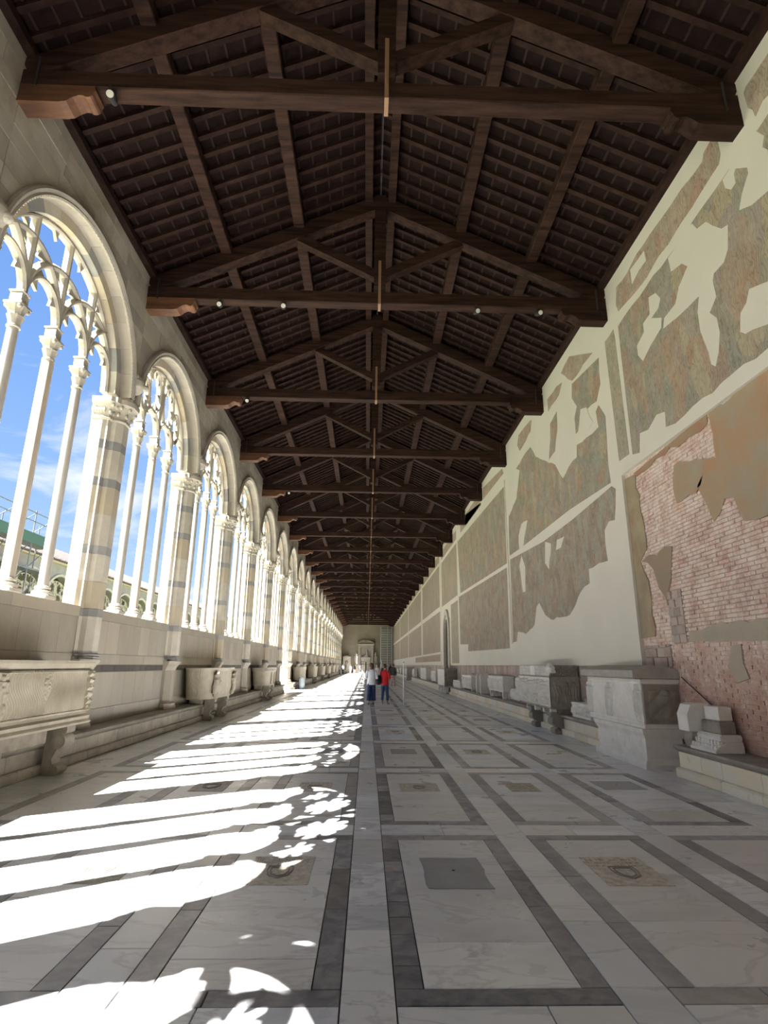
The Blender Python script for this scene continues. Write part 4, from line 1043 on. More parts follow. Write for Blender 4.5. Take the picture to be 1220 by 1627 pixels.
nu, nv = 90, 90; u, v = uvg(nu, nv); um = u*.62
G = 2.2*(.012*np.exp(-((um-.32-.08*np.sin(v*3))/.07)**2)*(v < .9)+.014*np.abs(np.sin((um*1.2-v*.9)*9))*(np.abs(um-.33) < .24)*(v > .08)*(v < .85)+.02*np.clip(1-((um-.36)/.07)**2-((v-.78)/.08)**2, 0, 1)**.5)
G = G*np.minimum(1, np.minimum(np.minimum(v, 1-v), np.minimum(u, 1-u))*14)
b = MB(); b.grid((.05, .012, .69), (.62, 0, 0), (0, 0, .64), (0, -1, 0), G); b.obj('carved_end', M_old_shade, t, 50)  # end facing the camera in darker stone: its shade put into the colour
b = MB(); P = [(-.10,1.42),(.72,1.42),(.74,1.44),(.74,1.54),(.40,1.645),(.36,1.645),(-.12,1.555),(-.12,1.44)]; b.prism(P, -.04, 2.36, 'y'); b.obj('gabled_lid', M_lid, t)

# --- small carved box ----------------------------------------------------
def carved_box(label, x0, x1, y0, y1, z0, z1, nfig, seed, m_=M_sarcw, legs=None, group=None, style='crowd', res=(90, 30), endm=None):
    t = thing('carved_box' if z1-z0 < .45 else 'carved_sarcophagus', label, 'sarcophagus', (x0, y0, 0), 0, group)
    b = MB(); moulding(b, .02, x1-x0, 0, y1-y0, [(z0,.0),(z0+.03,.01),(z0+.05,0),(z1-.05,0),(z1-.03,.015),(z1,.015)]); b.obj('chest', endm or m_, t)
    nu, nv = res; W = y1-y0
    H = crowd_h(nu, nv, W, nfig, seed, .055) if style == 'crowd' else tangle_h(nu, nv, seed, .02)
    b = MB(); b.grid((.016, 0, z0+.05), (0, W, 0), (0, 0, z1-z0-.1), (-1, 0, 0), H); b.obj('carved_front', m_, t, 50)
    if legs:
        n, zl = legs
        for i in range(n):
            y = .14+(W-.28)*i/(n-1); b = MB(); b.prism([(y-.09,z0),(y+.09,z0),(y+.05,z0-.08),(y+.04,zl),(y-.06,zl),(y-.03,z0-.10)], .03, .16, 'x'); b.obj('leg', m_, t)
            b = MB(); b.prism([(y-.09,z0),(y+.09,z0),(y+.05,z0-.08),(y+.04,zl),(y-.06,zl),(y-.03,z0-.10)], x1-x0-.2, x1-x0-.06, 'x'); b.obj('leg', m_, t)
    return t
carved_box('small low carved marble box sitting between the gabled sarcophagus and the tall relief sarcophagus', 4.87, 5.22, 12.75, 13.85, .47, .80, 6, 3, res=(150, 44))

# --- great relief sarcophagus -------------------------------------------
t = thing('relief_sarcophagus', 'tall white sarcophagus crowded with carved standing figures under a carved lid, second on the right', 'sarcophagus', (4.52, 14.3, 0), 0)
b = MB(); moulding(b, .02, .75, 0, 2.85, [(.60,.03),(.64,.03),(.66,0),(1.33,0),(1.34,.02),(1.37,.02)]); b.obj('chest', M_old_shade, t)  # darker than the front relief, so the end's shade is painted in
b = MB(); b.grid((.0, .0, .64), (0, 2.85, 0), (0, 0, .70), (-1, 0, 0), crowd_h(330, 90, 2.85, 11, 21, .12)); b.obj('figure_relief', M_sarcw, t, 50)
nu, nv = 90, 80; H = crowd_h(nu, nv, .72, 3, 33, .02); b = MB(); b.grid((.02, .0, .66), (.72, 0, 0), (0, 0, .66), (0, -1, 0), H); b.obj('end_relief', M_old_shade, t, 50)  # shaded end painted with the darker stone, front stays white
b = MB(); b.cbox(.03, .74, 2.85, 3.95, .60, .93, .03); b.obj('broken_extension', M_sarcw, t)
b = MB(); b.grid((.02, 2.85, .62), (0, 1.08, 0), (0, 0, .30), (-1, 0, 0), crowd_h(110, 34, 1.1, 6, 8, .05)); b.obj('extension_relief', M_sarcw, t, 50)
b = MB(); moulding(b, .04, .74, .05, 2.78, [(1.37,.0),(1.62,.0),(1.64,-.02)]); lid = b.obj('lid', M_old_shade, t)
b = MB(); H = tangle_h(260, 30, 12, .045, (40, 5)); u, v = uvg(260, 30); H = np.where(np.abs(u-.52) < .09, .03, H); b.grid((.05, .05, 1.38), (0, 2.75, 0), (0, 0, .25), (-1, 0, 0), H); b.obj('lid_relief', M_sarcw, lid, 50)
b = MB(); b.grid((.04, .04, 1.38), (.7, 0, 0), (0, 0, .24), (0, -1, 0), tangle_h(80, 28, 14, .03, (12, 4))); b.obj('lid_end_relief', M_old_shade, lid, 50)  # lid end darkened by colour too, for the side turned from the windows
b = MB(); b.blob((.10,.12,1.52), (.13,.13,.16), lambda d: 1+.12*math.sin(8*d.z+3*d.y), 14, 10); b.obj('corner_mask', M_sarcw, lid, 60)
for yy in (.35, 2.05): scroll_leg(.52, .36, .34, t, M_seat, (.40, yy, 0), -1)
for yy in (.2, .75, 1.5, 2.3): b = MB(); b.cbox(.06, .2, yy, yy+.12, .465, .60, .02); b.obj('foot', M_sarcw, t)
b = MB(); b.cbox(.2, .7, .1, 2.6, .465, .6, .01); b.obj('support_block', M_old_shade, t)

carved_box('white carved chest standing on four small legs, fourth along the right bench', 4.85, 5.27, 20.7, 23.1, .70, 1.25, 9, 41, legs=(2, .465), res=(170, 40))
for i, (y, lab) in enumerate(((24.75, 'pale rough upright stone slab, the nearer of a pair on the right bench'), (25.65, 'pale rough upright stone slab, the farther of a pair on the right bench'))):
    b = MB(); P = [(0,0),(.42,0),(.41,.6),(.36,.84),(.20,.86),(.05,.80),(.0,.7)]; b.prism(P, 0, .20, 'y'); o = b.obj('stone_slab', M_sarcw, None, False, (4.86, y, .468)); tag(o, lab, 'stone slab')
carved_box('white carved chest on short legs just beyond the pair of upright slabs', 4.86, 5.27, 27.0, 29.5, .56, 1.17, 9, 51, legs=(2, .465), res=(110, 30))
carved_box('small low carved urn box in front of the big grey sarcophagus on claw legs', 4.86, 5.2, 30.4, 32.6, .468, .84, 7, 52, res=(80, 24))
t = carved_box('big square grey carved sarcophagus standing on the floor on two pairs of claw legs', 4.52, 5.28, 33.8, 36.9, .42, 1.45, 9, 61, M_sarcw, None, None, 'tangle', (120, 50), M_old_shade)  # last argument paints the chest darker than its front, as shade
b = MB(); b.grid((.02, .0, .48), (.73, 0, 0), (0, 0, .88), (0, -1, 0), tangle_h(80, 70, 17, .03, (7, 7))); b.obj('end_relief', M_old_shade, t, 50)  # end relief takes the dark tone as painted shade
for yy in (.35, 1.6, 2.7): scroll_leg(.42, .30, .24, t, M_sarcw, (.28, yy, 0), -1)
for xx in (.5,): b = MB(); b.cbox(.3, .65, .3, 2.8, 0, .42, .03); b.obj('support_block', M_old_shade, t)
carved_box('narrow pale carved chest on little feet on the right beyond the doorway', 4.86, 5.25, 41.1, 43.8, .52, 1.23, 8, 71, legs=(2, .465), res=(60, 26))
carved_box('plain wide white stone chest with smooth faces, sixth sarcophagus past the doorway side', 4.86, 5.27, 47.5, 52.5, .468, 1.41, 3, 72, style='tangle', res=(10, 10))
carved_box('distant small carved chest near the end of the second right bench', 4.86, 5.2, 59.5, 61.6, .468, 1.25, 6, 73, res=(40, 20))
for i, (y, L, h) in enumerate(((70, 3, 1.2), (76, 2.2, 1.0), (82, 3, 1.3), (89, 2.5, 1.15), (96, 3, 1.2), (104, 3, 1.1))):
    carved_box('tiny far-off pale chest on the last right bench, %s beyond the gap' % ('first', 'second', 'third', 'fourth', 'fifth', 'sixth')[i], 4.84, 5.22, y, y+L, .468, h, 5, 80+i, res=(20, 10))
t = thing('pedestal_block', 'brownish plain stone pedestal standing in the gap between the far right benches', 'pedestal', (4.5, 64.5, 0)); b = MB(); moulding(b, 0, .7, 0, 1.6, [(0,.04),(.12,.04),(.16,0),(1.3,0),(1.34,.04),(1.42,.04)]); b.obj('pedestal_body', M_lid, t)

# --- fragments on the near right bench ----------------------------------
t = thing('stone_fragment', 'upright pale stone block with chipped edge, leaning beside the gabled sarcophagus end', 'stone fragment', (4.80, 8.72, .468))
b = MB(); b.prism([(.06,0),(.36,0),(.36,.22),(.06,.22),(.03,.1)], 0, .22, 'y'); b.obj('lower_block', M_old_shade, t)
b = MB(); b.prism([(0,.225),(.34,.225),(.36,.5),(.33,.62),(.14,.62),(.06,.6),(-.01,.46)], -.02, .26, 'y'); b.obj('upper_block', M_sarcw, t)
t = thing('cornice_fragment', 'carved cornice fragment with dentils and leaves, carrying two stacked blocks, on the near right bench', 'stone fragment', (4.85, 8.12, .468), 0)
b = MB(); b.prism([(-.04,0),(.37,0),(.37,.09),(.36,.15),(.14,.15),(.03,.09),(-.04,.03)], 0, .62, 'y'); b.obj('leaf_moulding', M_sarcw, t)
b = MB()
for i in range(8): b.cbox(.035, .09, .02+i*.078, .062+i*.078, .10, .155, .006); b.blob((.0, .045+i*.078, .065), (.028,.032,.035), None, 8, 6)
b.obj('dentils', M_sarcw, t)
b = MB(); b.prism([(.07,.15),(.37,.15),(.38,.20),(.36,.235),(.10,.235),(.07,.20)], .03, .60, 'y'); b.obj('bead_moulding', M_sarcw, t)
b = MB()
for i in range(9): b.blob((.085, .06+i*.062, .195), (.025,.025,.032), None, 8, 6)
b.obj('bead_row', M_sarcw, t)
b = MB(); b.cbox(.14, .36, .12, .56, .235, .405, .012); b.obj('middle_block', M_old_shade, t)
b = MB(); b.cbox(.17, .36, .16, .50, .405, .60, .012); b.obj('top_block', M_sarcw, t)
b = MB(); b.tube((5.285, 9.62, 1.45), (5.27, 8.72, 1.0), .008, n=6); tag(b.obj('iron_rod', M_iron), 'thin dark iron rod slanting down behind the gabled sarcophagus lid', 'rod')

# --- stanchion and pole --------------------------------------------------
t = thing('barrier_post', 'slim white metal post on a flat square base right of the person in red', 'post', (1.52, 23.9, 0))
b = MB(); b.cbox(-.26, .26, -.2, .2, 0, .04, .01); b.obj('base_plate', mat('white_metal', (.62,.65,.70), rough=.35), t)
b = MB(); b.lathe([(.03,.04),(.03,1.66),(.034,1.66),(.034,1.70)], n=12); b.obj('post', MATS['white_metal'], t, 40)
b = MB(); b.blob((0,0,1.72), (.03,.03,.03), None, 8, 6); b.obj('post_cap', M_steel, t)
t = thing('barrier_post', 'white upright post seen between the two people in the foreground pair', 'post', (1.75, 70, 0)); b = MB(); b.box(-.25,.25,-.2,.2,0,.05); b.obj('base_plate', MATS['white_metal'], t); b = MB(); b.lathe([(.06,.05),(.06,2.2)], n=10); b.obj('post', MATS['white_metal'], t)

# --- lamps on the tie beams ----------------------------------------------
def spot(x, i, lab, dz=0):
    t = thing('spotlight', lab, 'lamp', (x, truss_y(i)-.02, 9.27+dz), 0, 'small spotlights fixed to the tie beams')
    b = MB(); b.tube((0,0,.02), (0,0,.12), .012, n=6); b.tube((0,-.11,.10), (0,.11,.10), .01, n=6); b.obj('bracket', M_iron, t)
    b = MB(); b.tube((0,.08,.02), (.03,-.12,-.07), .045, .062, n=12); b.obj('lamp_housing', M_blk, t)
    b = MB(); b.tube((.03,-.12,-.07), (.032,-.128,-.074), .05, n=12); b.obj('lens', M_lens, t)
spot(-3.72, 0, 'small spotlight with pale lens at the left corbel of the nearest truss')
for x, w_ in ((-3.4, 'left end'), (-2.0, 'left part'), (2.3, 'middle of the right half'), (3.7, 'right half near its corbel')): spot(x, 1, 'small hanging spotlight under the second truss, towards the '+w_ if w_ != 'left end' else 'small hanging spotlight under the left end of the second truss')
spot(-3.75, 2, 'dark spotlight at the left corbel of the third truss'); spot(-3.75, 4, 'dark spotlight at the left corbel of the fifth truss')

# --- far end: monument, stele, scaffold tower, column ---------------------
t = thing('wall_monument', 'large marble tomb monument with curved pediment against the far end wall', 'monument', (-.25, YE-.9, 0))
b = MB(); b.cbox(-2.2, 2.2, 0, .9, 0, 1.75, .05); b.obj('monument_base', M_mon, t)
b = MB(); b.cbox(-1.15, 1.15, .55, .9, 1.75, 5.4, .02); b.obj('niche_back', M_old_shade, t)
for s_ in (-1, 1):
    b = MB(); moulding(b, s_*1.3-.2, s_*1.3+.2, .15, .85, [(1.75,.05),(1.95,.05),(2.0,0),(4.9,0),(5.0,.05),(5.15,.08)]); b.obj('pilaster', M_mon, t)
    b = MB(); b.cbox(s_*1.95-.32, s_*1.95+.32, .35, .9, 1.75, 3.3, .05); b.obj('side_pedestal', M_mon, t)
    b = MB(); b.loft([(s_*1.95,.5,3.3,.14,.1),(s_*1.95,.5,3.4,.26,.16),(s_*1.95,.5,3.65,.24,.15),(s_*1.95,.5,3.75,.08,.08),(s_*1.95,.5,3.85,.11,.11),(s_*1.95,.5,4.02,.12,.12),(s_*1.95,.5,4.12,.04,.04)], 12); b.obj('bust', M_cream, t, 60)
b = MB(); moulding(b, -1.6, 1.6, .1, .9, [(5.15,0),(5.5,0),(5.55,.08),(5.65,.12)]); b.obj('entablature', M_mon, t)
b = MB(); n = 14; R_ = 1.9
P = [(-1.75,5.68)]+[(-1.75+3.5*i/n, 5.68+.72*math.sin(PI*i/n)) for i in range(1, n)]+[(1.75,5.68)]; b.prism([(p[0], p[1]) for p in P], .5, .9, 'y'); b.obj('pediment_field', M_mon, t)
b = MB()
for i in range(n):
    if i in (6, 7): continue
    a, c = P[i], P[i+1]; b.prism([a, c, (c[0], c[1]+.14), (a[0], a[1]+.14)], .1, .9, 'y')
b.obj('pediment_cornice', M_mon, t)
b = MB(); moulding(b, -.85, .85, .15, .75, [(2.2,.04),(2.3,.0),(2.9,.05),(3.0,.1),(3.1,.1)]); b.obj('sarcophagus', M_mon, t)
b = MB(); b.loft([(0,.45,3.1,.7,.22),(.1,.45,3.35,.6,.2),(.2,.45,3.6,.25,.18),(.25,.45,4.1,.22,.16),(.25,.45,4.2,.08,.08),(.25,.45,4.42,.13,.13),(.25,.45,4.55,.05,.05)], 12); b.obj('reclining_figure', M_cream, t, 60)
b = MB(); b.cbox(-.8, .8, .2, .8, 1.75, 2.2, .03); b.obj('inscription_block', M_cream, t)
t = thing('stele', 'pale stele with small gabled top standing left of the tomb monument', 'monument', (-4.0, YE-1.1, 0))
b = MB(); b.cbox(-.75, .75, 0, .7, 0, 3.0, .03); b.obj('shaft', M_cream, t); b = MB(); b.prism([(-.85,3.0),(.85,3.0),(.85,3.12),(0,3.42),(-.85,3.12)], -.05, .75, 'y'); b.obj('gable', M_cream, t)
b = MB(); b.blob((0,0,2.1), (.3,.15,.35), None, 10, 8); b.blob((-.1,-.05,1.2), (.25,.15,.6), None, 10, 8); b.obj('relief_figure', M_old_shade, t)
t = thing('wall_fresco_patch', 'dark blotch of old fresco on the far end wall above the stele', 'fresco', (-3.3, YE-.02, 4.9))
b = MB(); b.prism([(-.9,-.3),(-.5,-1.0),(.2,-1.1),(.6,-.5),(.7,.3),(.3,.9),(-.3,.8),(-.8,.4)], 0, .03, 'y'); b.obj('fresco_layer', M_old_shade, t)
t = thing('scaffold_tower', 'tall grey steel scaffold tower in the right corner of the far end', 'scaffold', (2.7, YE-3.2, 0))
H_ = 9.0
for x in (0, 1.35, 2.15):
    for y in (0, 1.6): b = MB(); b.tube((x, y, 0), (x, y, H_), .075, n=6); b.obj('upright', M_steelL, t)
for i in range(19):
    b = MB(); z = .45*i+.3
    for y in (0, 1.6): b.tube((0, y, z), (2.15, y, z), .055, n=5)
    b.obj('ledger', M_steelL, t)
for z in (2.0, 3.9, 5.8, 7.7): b = MB(); b.box(0, 2.15, 0, 1.6, z, z+.08); b.obj('platform', M_old_shade, t)
b = MB(); b.tube((-.9, -.4, .2), (.1, -.1, 2.3), .07, n=6); b.tube((-.9, .2, .2), (.1, .3, 2.3), .07, n=6); b.obj('stair_rail', M_steel, t)
t = thing('dark_column', 'slim dark column standing in front of the tomb monument', 'column', (-.2, 110, 0)); b = MB(); b.lathe([(.2,0),(.2,.1),(.11,.15),(.11,2.0),(.16,2.05),(.16,2.12)], n=12); b.obj('shaft', M_blk, t)
b = MB(); b.cbox(-5, 5, YE-1.6, YE-1.25, 0, .02, .005); b.obj('end_step', M_seat, floor)

# ================================================================== PEOPLE
def cloth(name, c, rough=.85):
    return MATS.get(name) or mat(name, c, tuple(x*.8 for x in c), 12, rough=rough, bump=.2, bscale=25)
SKIN = mat('skin', (.50,.29,.20), rough=.55); HAIRB = mat('brown_hair', (.075,.035,.018), (.12,.06,.03), 40, rough=.5, stretch=(6,6,1)); HAIRG = mat('grey_hair', (.35,.33,.31), (.2,.19,.18), 40, rough=.6)
def skinmesh(verts, edges, radii, sub=1):
    me = bpy.data.meshes.new('body'); me.from_pydata(verts, edges, []); o = bpy.data.objects.new('tmp', me); COL.objects.link(o)
    s = o.modifiers.new('s', 'SKIN'); s.use_smooth_shade = True
    for v, r in zip(me.skin_vertices[0].data, radii): v.radius = (r, r) if not isinstance(r, tuple) else r
    me.skin_vertices[0].data[0].use_root = True
    d = o.modifiers.new('d', 'SUBSURF'); d.levels = sub; d.render_levels = sub
    dg = bpy.context.evaluated_depsgraph_get(); ev = o.evaluated_get(dg); out = bpy.data.meshes.new_from_object(ev)
    bpy.data.objects.remove(o); return out
def person(label, loc, rz, H=1.65, top=(.7,.7,.7), legs=(.03,.06,.16), hair='bob', sleeve='long', wide=False, hands='front', shoes=(.6,.6,.6), ankle=False, bag=None, detail=True, haircol=None, topname=None, stride=.07, skirt=None):
    k = H/1.65; t = thing('person', label, 'person', loc, rz, None)
    # facing +y ; x to its right
    st = stride; hs = .085
    V = []; E_ = []; R_ = []
    def v(x, y, z, r, par=None):
        V.append((x*k, y*k, z*k)); R_.append(r*k if not isinstance(r, tuple) else tuple(q*k for q in r)); i = len(V)-1
        if par is not None: E_.append((par, i))
        return i
    pel = v(0, 0, .90, (.135, .10)); bel = v(0, .01, 1.02, (.12, .09), pel); che = v(0, 0, 1.22, (.145, .105), bel); up = v(0, -.01, 1.34, (.12, .08), che)
    nk = v(0, .0, 1.42, .05, up); jw = v(0, .025, 1.50, .062, nk); sk = v(0, .012, 1.575, .078, jw); cr_ = v(0, .0, 1.625, .055, sk)
    feet = []
    for s_, dy in ((-1, -st), (1, st)):
        hp = v(s_*hs, 0, .84, .092, pel); kn = v(s_*.095, dy*.5+.02, .48, .06, hp); an = v(s_*.10, dy, .09, .038, kn); hl = v(s_*.10, dy-.01, .045, .036, an); to = v(s_*.115, dy+.14, .03, (.036, .022), hl); feet.append((s_*.105, dy))
    hd = []
    for s_ in (-1, 1):
        sh = v(s_*.165, -.01, 1.33, .052, up)
        if hands == 'front': el = v(s_*.225, -.03, 1.08, .042, sh); wr_ = v(s_*.12, .20, 1.06, .028, el); pa = v(s_*.06, .265, 1.08, (.032, .018), wr_)
        elif hands == 'cross': el = v(s_*.235, .0, 1.09, .042, sh); wr_ = v(s_*.04, .19, 1.10, .028, el); pa = v(-s_*.05, .20, 1.12, (.032, .018), wr_)
        elif hands == 'phone' : el = v(s_*.22, .03, 1.10, .042, sh); wr_ = v(s_*.10, .24, 1.25, .028, el); pa = v(s_*.06, .28, 1.31, (.032, .018), wr_)
        else: el = v(s_*.225, -.02, 1.08, .042, sh); wr_ = v(s_*.235, .04, .84, .028, el); pa = v(s_*.235, .06, .77, (.030, .018), wr_)
        hd.append((s_, Vector(V[wr_]), Vector(V[pa]), Vector(V[el]), Vector(V[sh])))
    me = skinmesh(V, E_, R_, 2 if detail else 1)
    # fingers, nose, ears joined into the same mesh
    b = MB()
    for s_, wr_, pa, el, sh in hd:
        d = (pa-wr_).normalized(); side = d.cross(Vector((0, 0, 1))); side = side.normalized() if side.length > .1 else Vector((0, 1, 0))
        if hands == 'down': side = Vector((0, 1, 0))
        n_ = d.cross(side)
        for f, L in enumerate((.060, .072, .068, .052)):
            o = pa + d*.022*k + side*(f-1.5)*.019*k; m_ = o + d*L*.55*k - n_*.006; q = m_ + d*L*.45*k*.8 - n_*L*.3*k
            b.tube(o, m_, .0088*k, .008*k, 6); b.tube(m_, q, .008*k, .006*k, 6)
        o = wr_ + (pa-wr_)*.5; q = o - side*.045*k + d*.03*k; b.tube(o, q, .011*k, .009*k, 6); b.tube(q, q+d*.028*k-side*.008*k, .009*k, .007*k, 6)
    b.blob((0, .095*k, 1.53*k), (.014*k,.022*k,.022*k), None, 8, 6)
    b.blob((0, .082*k, 1.495*k), (.022*k,.012*k,.007*k), None, 8, 5)
    for s_ in (-1, 1): b.blob((s_*.078*k, .01*k, 1.545*k), (.012*k,.018*k,.03*k), None, 8, 6)
    ov = len(me.vertices); vs = [tuple(q.co) for q in me.vertices]+b.v; fs = [tuple(p.vertices) for p in me.polygons]+[tuple(i+ov for i in f) for f in b.f]
    body = bpy.data.meshes.new('body'); body.from_pydata(vs, [], fs); body.materials.append(SKIN); body.materials.append(cloth('shoe_%.2f' % shoes[0], shoes))
    body.polygons.foreach_set('use_smooth', [True]*len(body.polygons))
    body.polygons.foreach_set('material_index', [1 if p.center.z < .075*k else 0 for p in body.polygons]); body.update()
    bo = link('body', body, t)
    if detail:
        b = MB()
        for s_ in (-1, 1): b.blob((s_*.032*k, .083*k, 1.56*k), (.011*k,.007*k,.007*k), None, 8, 6)
        b.obj('eyes', M_blk, t)
    # clothes
    mt = cloth(topname or 'top_%.2f_%.2f' % top[:2], top); ml = cloth('trousers_%.2f_%.2f' % legs[:2], legs)
    b = MB(); R2 = [(0,.0,.80,.186,.146),(0,.0,.92,.180,.142),(0,.005,1.03,.158,.125),(0,0,1.20,.178,.135),(0,-.005,1.30,.185,.125),(0,-.005,1.37,.15,.10),(0,.0,1.41,.085,.075),(0,.0,1.435,.062,.062)]
    b.loft([tuple(q*k for q in r) for r in R2], 20)
    for s_, wr_, pa, el, sh in hd:
        mid = wr_ if sleeve == 'long' else el*.55+sh*.45
        b.blob(sh, (.064*k,.066*k,.064*k), None, 12, 8)
        if sleeve == 'long': b.tube(sh, el, .062*k, .054*k, 12); b.blob(el, (.057*k,.057*k,.057*k), None, 10, 8); b.tube(el, wr_, .055*k, .042*k, 12)
        else: b.tube(sh, mid, .068*k, .066*k, 12)
    b.obj('shirt', mt, t, 60)
    b = MB()
    if skirt: b.loft([tuple(q*k for q in r) for r in ((0,0,.45,.22,.2),(0,0,.65,.2,.18),(0,0,.9,.155,.12))], 18)
    else:
        b.loft([tuple(q*k for q in r) for r in ((0,0,.76,.172,.125),(0,-.005,.86,.17,.13),(0,0,.94,.15,.118))], 18)
        zb = .17 if ankle else .075; w0 = (.105, .095, .098) if wide else (.095, .066, .056)
        for s_, dy in ((-1, -st), (1, st)):
            b.loft([tuple(q*k for q in r) for r in ((s_*.105,dy*.95,zb,w0[2],w0[2]),(s_*.10,dy*.8+.01,.28,(w0[1]+w0[2])/2,(w0[1]+w0[2])/2*1.05),(s_*.095,dy*.5+.012,.48,w0[1],w0[1]*1.08),(s_*.09,dy*.2,.68,w0[0]*.93,w0[0]),(s_*.085,0,.84,w0[0]*.9,w0[0]*1.15))], 14)
    b.obj('skirt' if skirt else 'trousers', ml, t, 60)
    hc = haircol or HAIRB; b = MB()
    b.blob((0, -.012*k, 1.585*k), (.094*k,.105*k,.092*k), lambda d: 1+.03*math.sin(14*d.x)+.02*math.sin(17*d.z) if d.y < .35 or d.z > .45 else .86, 18, 12)
    if hair == 'bob': b.blob((0, -.034*k, 1.525*k), (.108*k,.088*k,.125*k), lambda d: 1+.04*math.sin(13*d.x), 16, 10)
    b.obj('hair', hc, t, 60)
    if bag:
        mb_ = cloth('bag_%.2f' % bag[0], bag); b = MB(); x0 = -.18
        b.loft([tuple(q*k for q in r) for r in ((x0-.06,-.13,.80,.07,.06),(x0-.06,-.14,.84,.13,.09),(x0-.06,-.15,1.0,.14,.10),(x0-.05,-.14,1.14,.115,.08),(x0-.04,-.13,1.20,.05,.04))], 14); bo = b.obj('bag', mb_, t, 60)
        b = MB(); b.tube((x0*k-.02,-.09*k,1.15*k), (-.12*k,-.07*k,1.42*k), .012, n=6); b.tube((-.12*k,-.07*k,1.42*k), (-.1*k,.11*k,1.33*k), .012, n=6); b.obj('strap', mb_, bo)
    return t
person('woman in white long-sleeved top and wide dark blue trousers, seen from behind', (.20, 24.5, 0), .12, 1.66, (.72,.75,.82), (.025,.045,.12), 'bob', 'long', True, 'front', (.10,.10,.11), True, topname='white_top', stride=.05)
person('person in red jacket and cropped blue jeans with a black shoulder bag', (.78, 24.9, 0), -.55, 1.62, (.62,.02,.025), (.05,.10,.20), 'short', 'long', False, 'cross', (.75,.74,.76), True, (.015,.015,.018), topname='red_jacket', stride=.05)
far = [((-4.3, 104, 0), 3.0, (.85,.85,.85), (.06,.06,.07), 'distant visitor in a white top and dark trousers in front of the stele', 'front', False),
 ((-2.85, 103, 0), .6, (.8,.78,.74), (.75,.72,.68), 'distant visitor dressed all in pale clothes, left one of a pair', 'down', False),
 ((-2.2, 103.6, 0), -.5, (.03,.03,.03), (.7,.66,.62), 'distant visitor with a black top and pale trousers, right one of a pair', 'down', False),
 ((-1.05, 100, 0), 1.2, (.35,.38,.45), (.08,.12,.22), 'distant visitor in blue-grey standing left of the dark column', 'phone', False),
 ((.95, 52, 0), 2.6, (.55,.50,.47), (.3,.25,.24), 'visitor in a pale cap half hidden behind the woman in white', 'down', False),
 ((1.35, 46, 0), .3, (.05,.05,.06), (.35,.35,.4), 'visitor in a dark jacket half hidden between the two people', 'down', False),
 ((2.1, 46, 0), -.4, (.04,.04,.045), (.55,.38,.36), 'visitor in black with pinkish trousers just right of the person in red', 'down', False),
 ((3.2, 78, 0), .4, (.03,.03,.03), (.06,.06,.07), 'distant dark-clothed visitor near the scaffold tower', 'down', False)]
for i, (loc, rz, tp, lg, lab, hn, w_) in enumerate(far):
    person(lab, loc, rz, 1.62+.03*(i % 4), tp, lg, 'bob' if i % 2 else 'short', 'long', False, hn, (.1,.1,.1), False, detail=False, haircol=HAIRG if i == 4 else None)

# ================================================================== COURTYARD
b = MB(); b.box(-60, -5.8, -40, 170, -.3, -.02); struct(b.obj('ground_courtyard', M_court))
b = MB(); b.box(-24, -10, -20, 150, -.02, .02); o = b.obj('lawn', M_grass); stuff(o)
o['label'] = 'mown green lawn in the middle of the courtyard'; o['category'] = 'lawn'
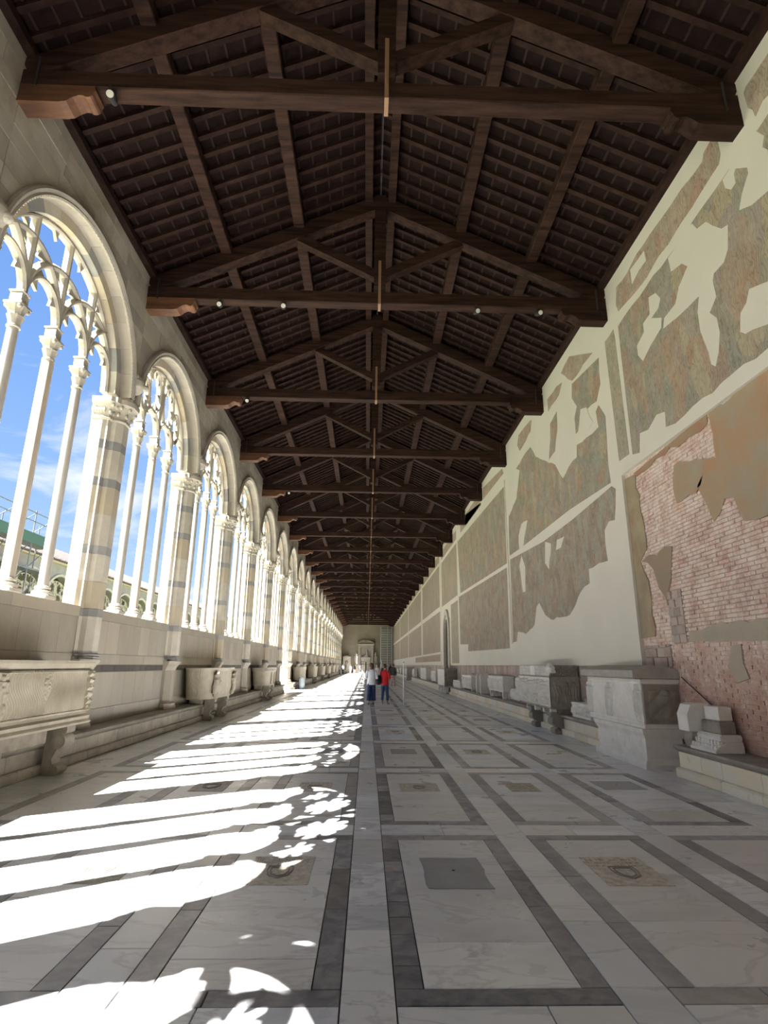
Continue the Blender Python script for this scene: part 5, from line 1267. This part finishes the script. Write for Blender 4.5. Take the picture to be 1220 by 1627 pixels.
# opposite wing of the cloister: arches with tracery, tiled roof
XO = -28.0
t = thing('cloister_wing', 'opposite pale marble cloister wing with round arches and a tiled roof across the courtyard', 'building', (0, 0, 0))
wing_core = bay_core(RO, 0, .7, 10.4).mesh('arcade_bay', M_facade)
wing_arch = MB(); A0 = arc(RO+.22, 20, 0, ZC); A1 = arc(RO-.0, 20, 0, ZC)
for i in range(20): wing_arch.prism([A1[i], A1[i+1], A0[i+1], A0[i]], .7, .82, 'x')
wing_arch = wing_arch.mesh('arch_moulding', M_cream)
for k in range(4, 26):
    y = win_y(k)+1.2; o = link('arcade_bay', wing_core, t, (XO-.7, y, 0)); link('arch_moulding', wing_arch, o)
    tr = link('tracery', TB if k % 2 else TA, o, (5.40+.25, 0, 0)); tr.scale = (1, RO/RI, 1)
    q = MB(); 
    for c in (-U, 0, U): q.lathe([(.14,0),(.1,.2),(.1,6.5),(.2,6.85)], (.25, c*1.15, 0), 8)
    q.obj('colonnettes', M_facade, o)
    q = MB(); q.box(0, .7, -S/2, -S/2+.12, 0, ZC); q.box(0, .7, S/2-.12, S/2, 0, ZC); q.box(0.1, .68, -S/2, S/2, 0, 2.6); q.obj('arcade_pier', M_facade, o)
b = MB(); b.box(XO-10, XO-9.5, -10, 130, 0, 11); b.obj('back_wall', M_old_shade, t)
b = MB(); y0, y1 = 12, 124
P = [(XO+.5,10.28),(XO+.5,10.42),(XO-5,13.05),(XO-10.5,10.42),(XO-10.5,10.28),(XO-5,12.9)]; b.prism(P, y0, y1, 'y'); b.obj('tiled_roof', M_roof, t)
b = MB()
for i in range(64): y = 40+i*.9; b.tube((XO+.52, y, 10.44), (XO-5, y, 13.07), .06, n=5, cap=False)
o = stuff(b.obj('tile_ridges', M_roof, t))
b = MB(); b.box(XO-.0, XO+.35, y0, y1, 10.12, 10.28); b.obj('eaves_cornice', M_ochrest, t)
# tube scaffold in front of it
t = thing('facade_scaffold', 'tube scaffold with green netting in front of the opposite cloister roof', 'scaffold', (-26.2, 36, 0))
for i in range(5):
    for x in (0, -1.0):
        b = MB(); b.tube((x, i*2.4, 0), (x, i*2.4, 13.1 if x == 0 else 12.4), .05, n=6); b.obj('upright', M_steel, t)
for z in (6.6, 8.6, 10.6, 11.3, 12.2, 12.9):
    b = MB(); b.tube((0, -.4, z), (0, 10.0, z), .045, n=6); b.obj('ledger', M_steel, t)
for i in range(4):
    b = MB()
    for z0, z1 in ((6.6, 8.6), (8.6, 10.6), (11.3, 12.9)): b.tube((0, i*2.4, z0), (0, (i+1)*2.4, z1), .035, n=5)
    b.obj('diagonal_brace', M_steel, t)
for z in (6.5, 8.5, 10.5): b = MB(); b.box(-1.1, .05, -.3, 9.9, z, z+.08); b.obj('platform', M_steel, t)
b = MB(); b.box(.05, .07, -.3, 9.9, 10.5, 11.3); b.obj('safety_net', M_net, t)
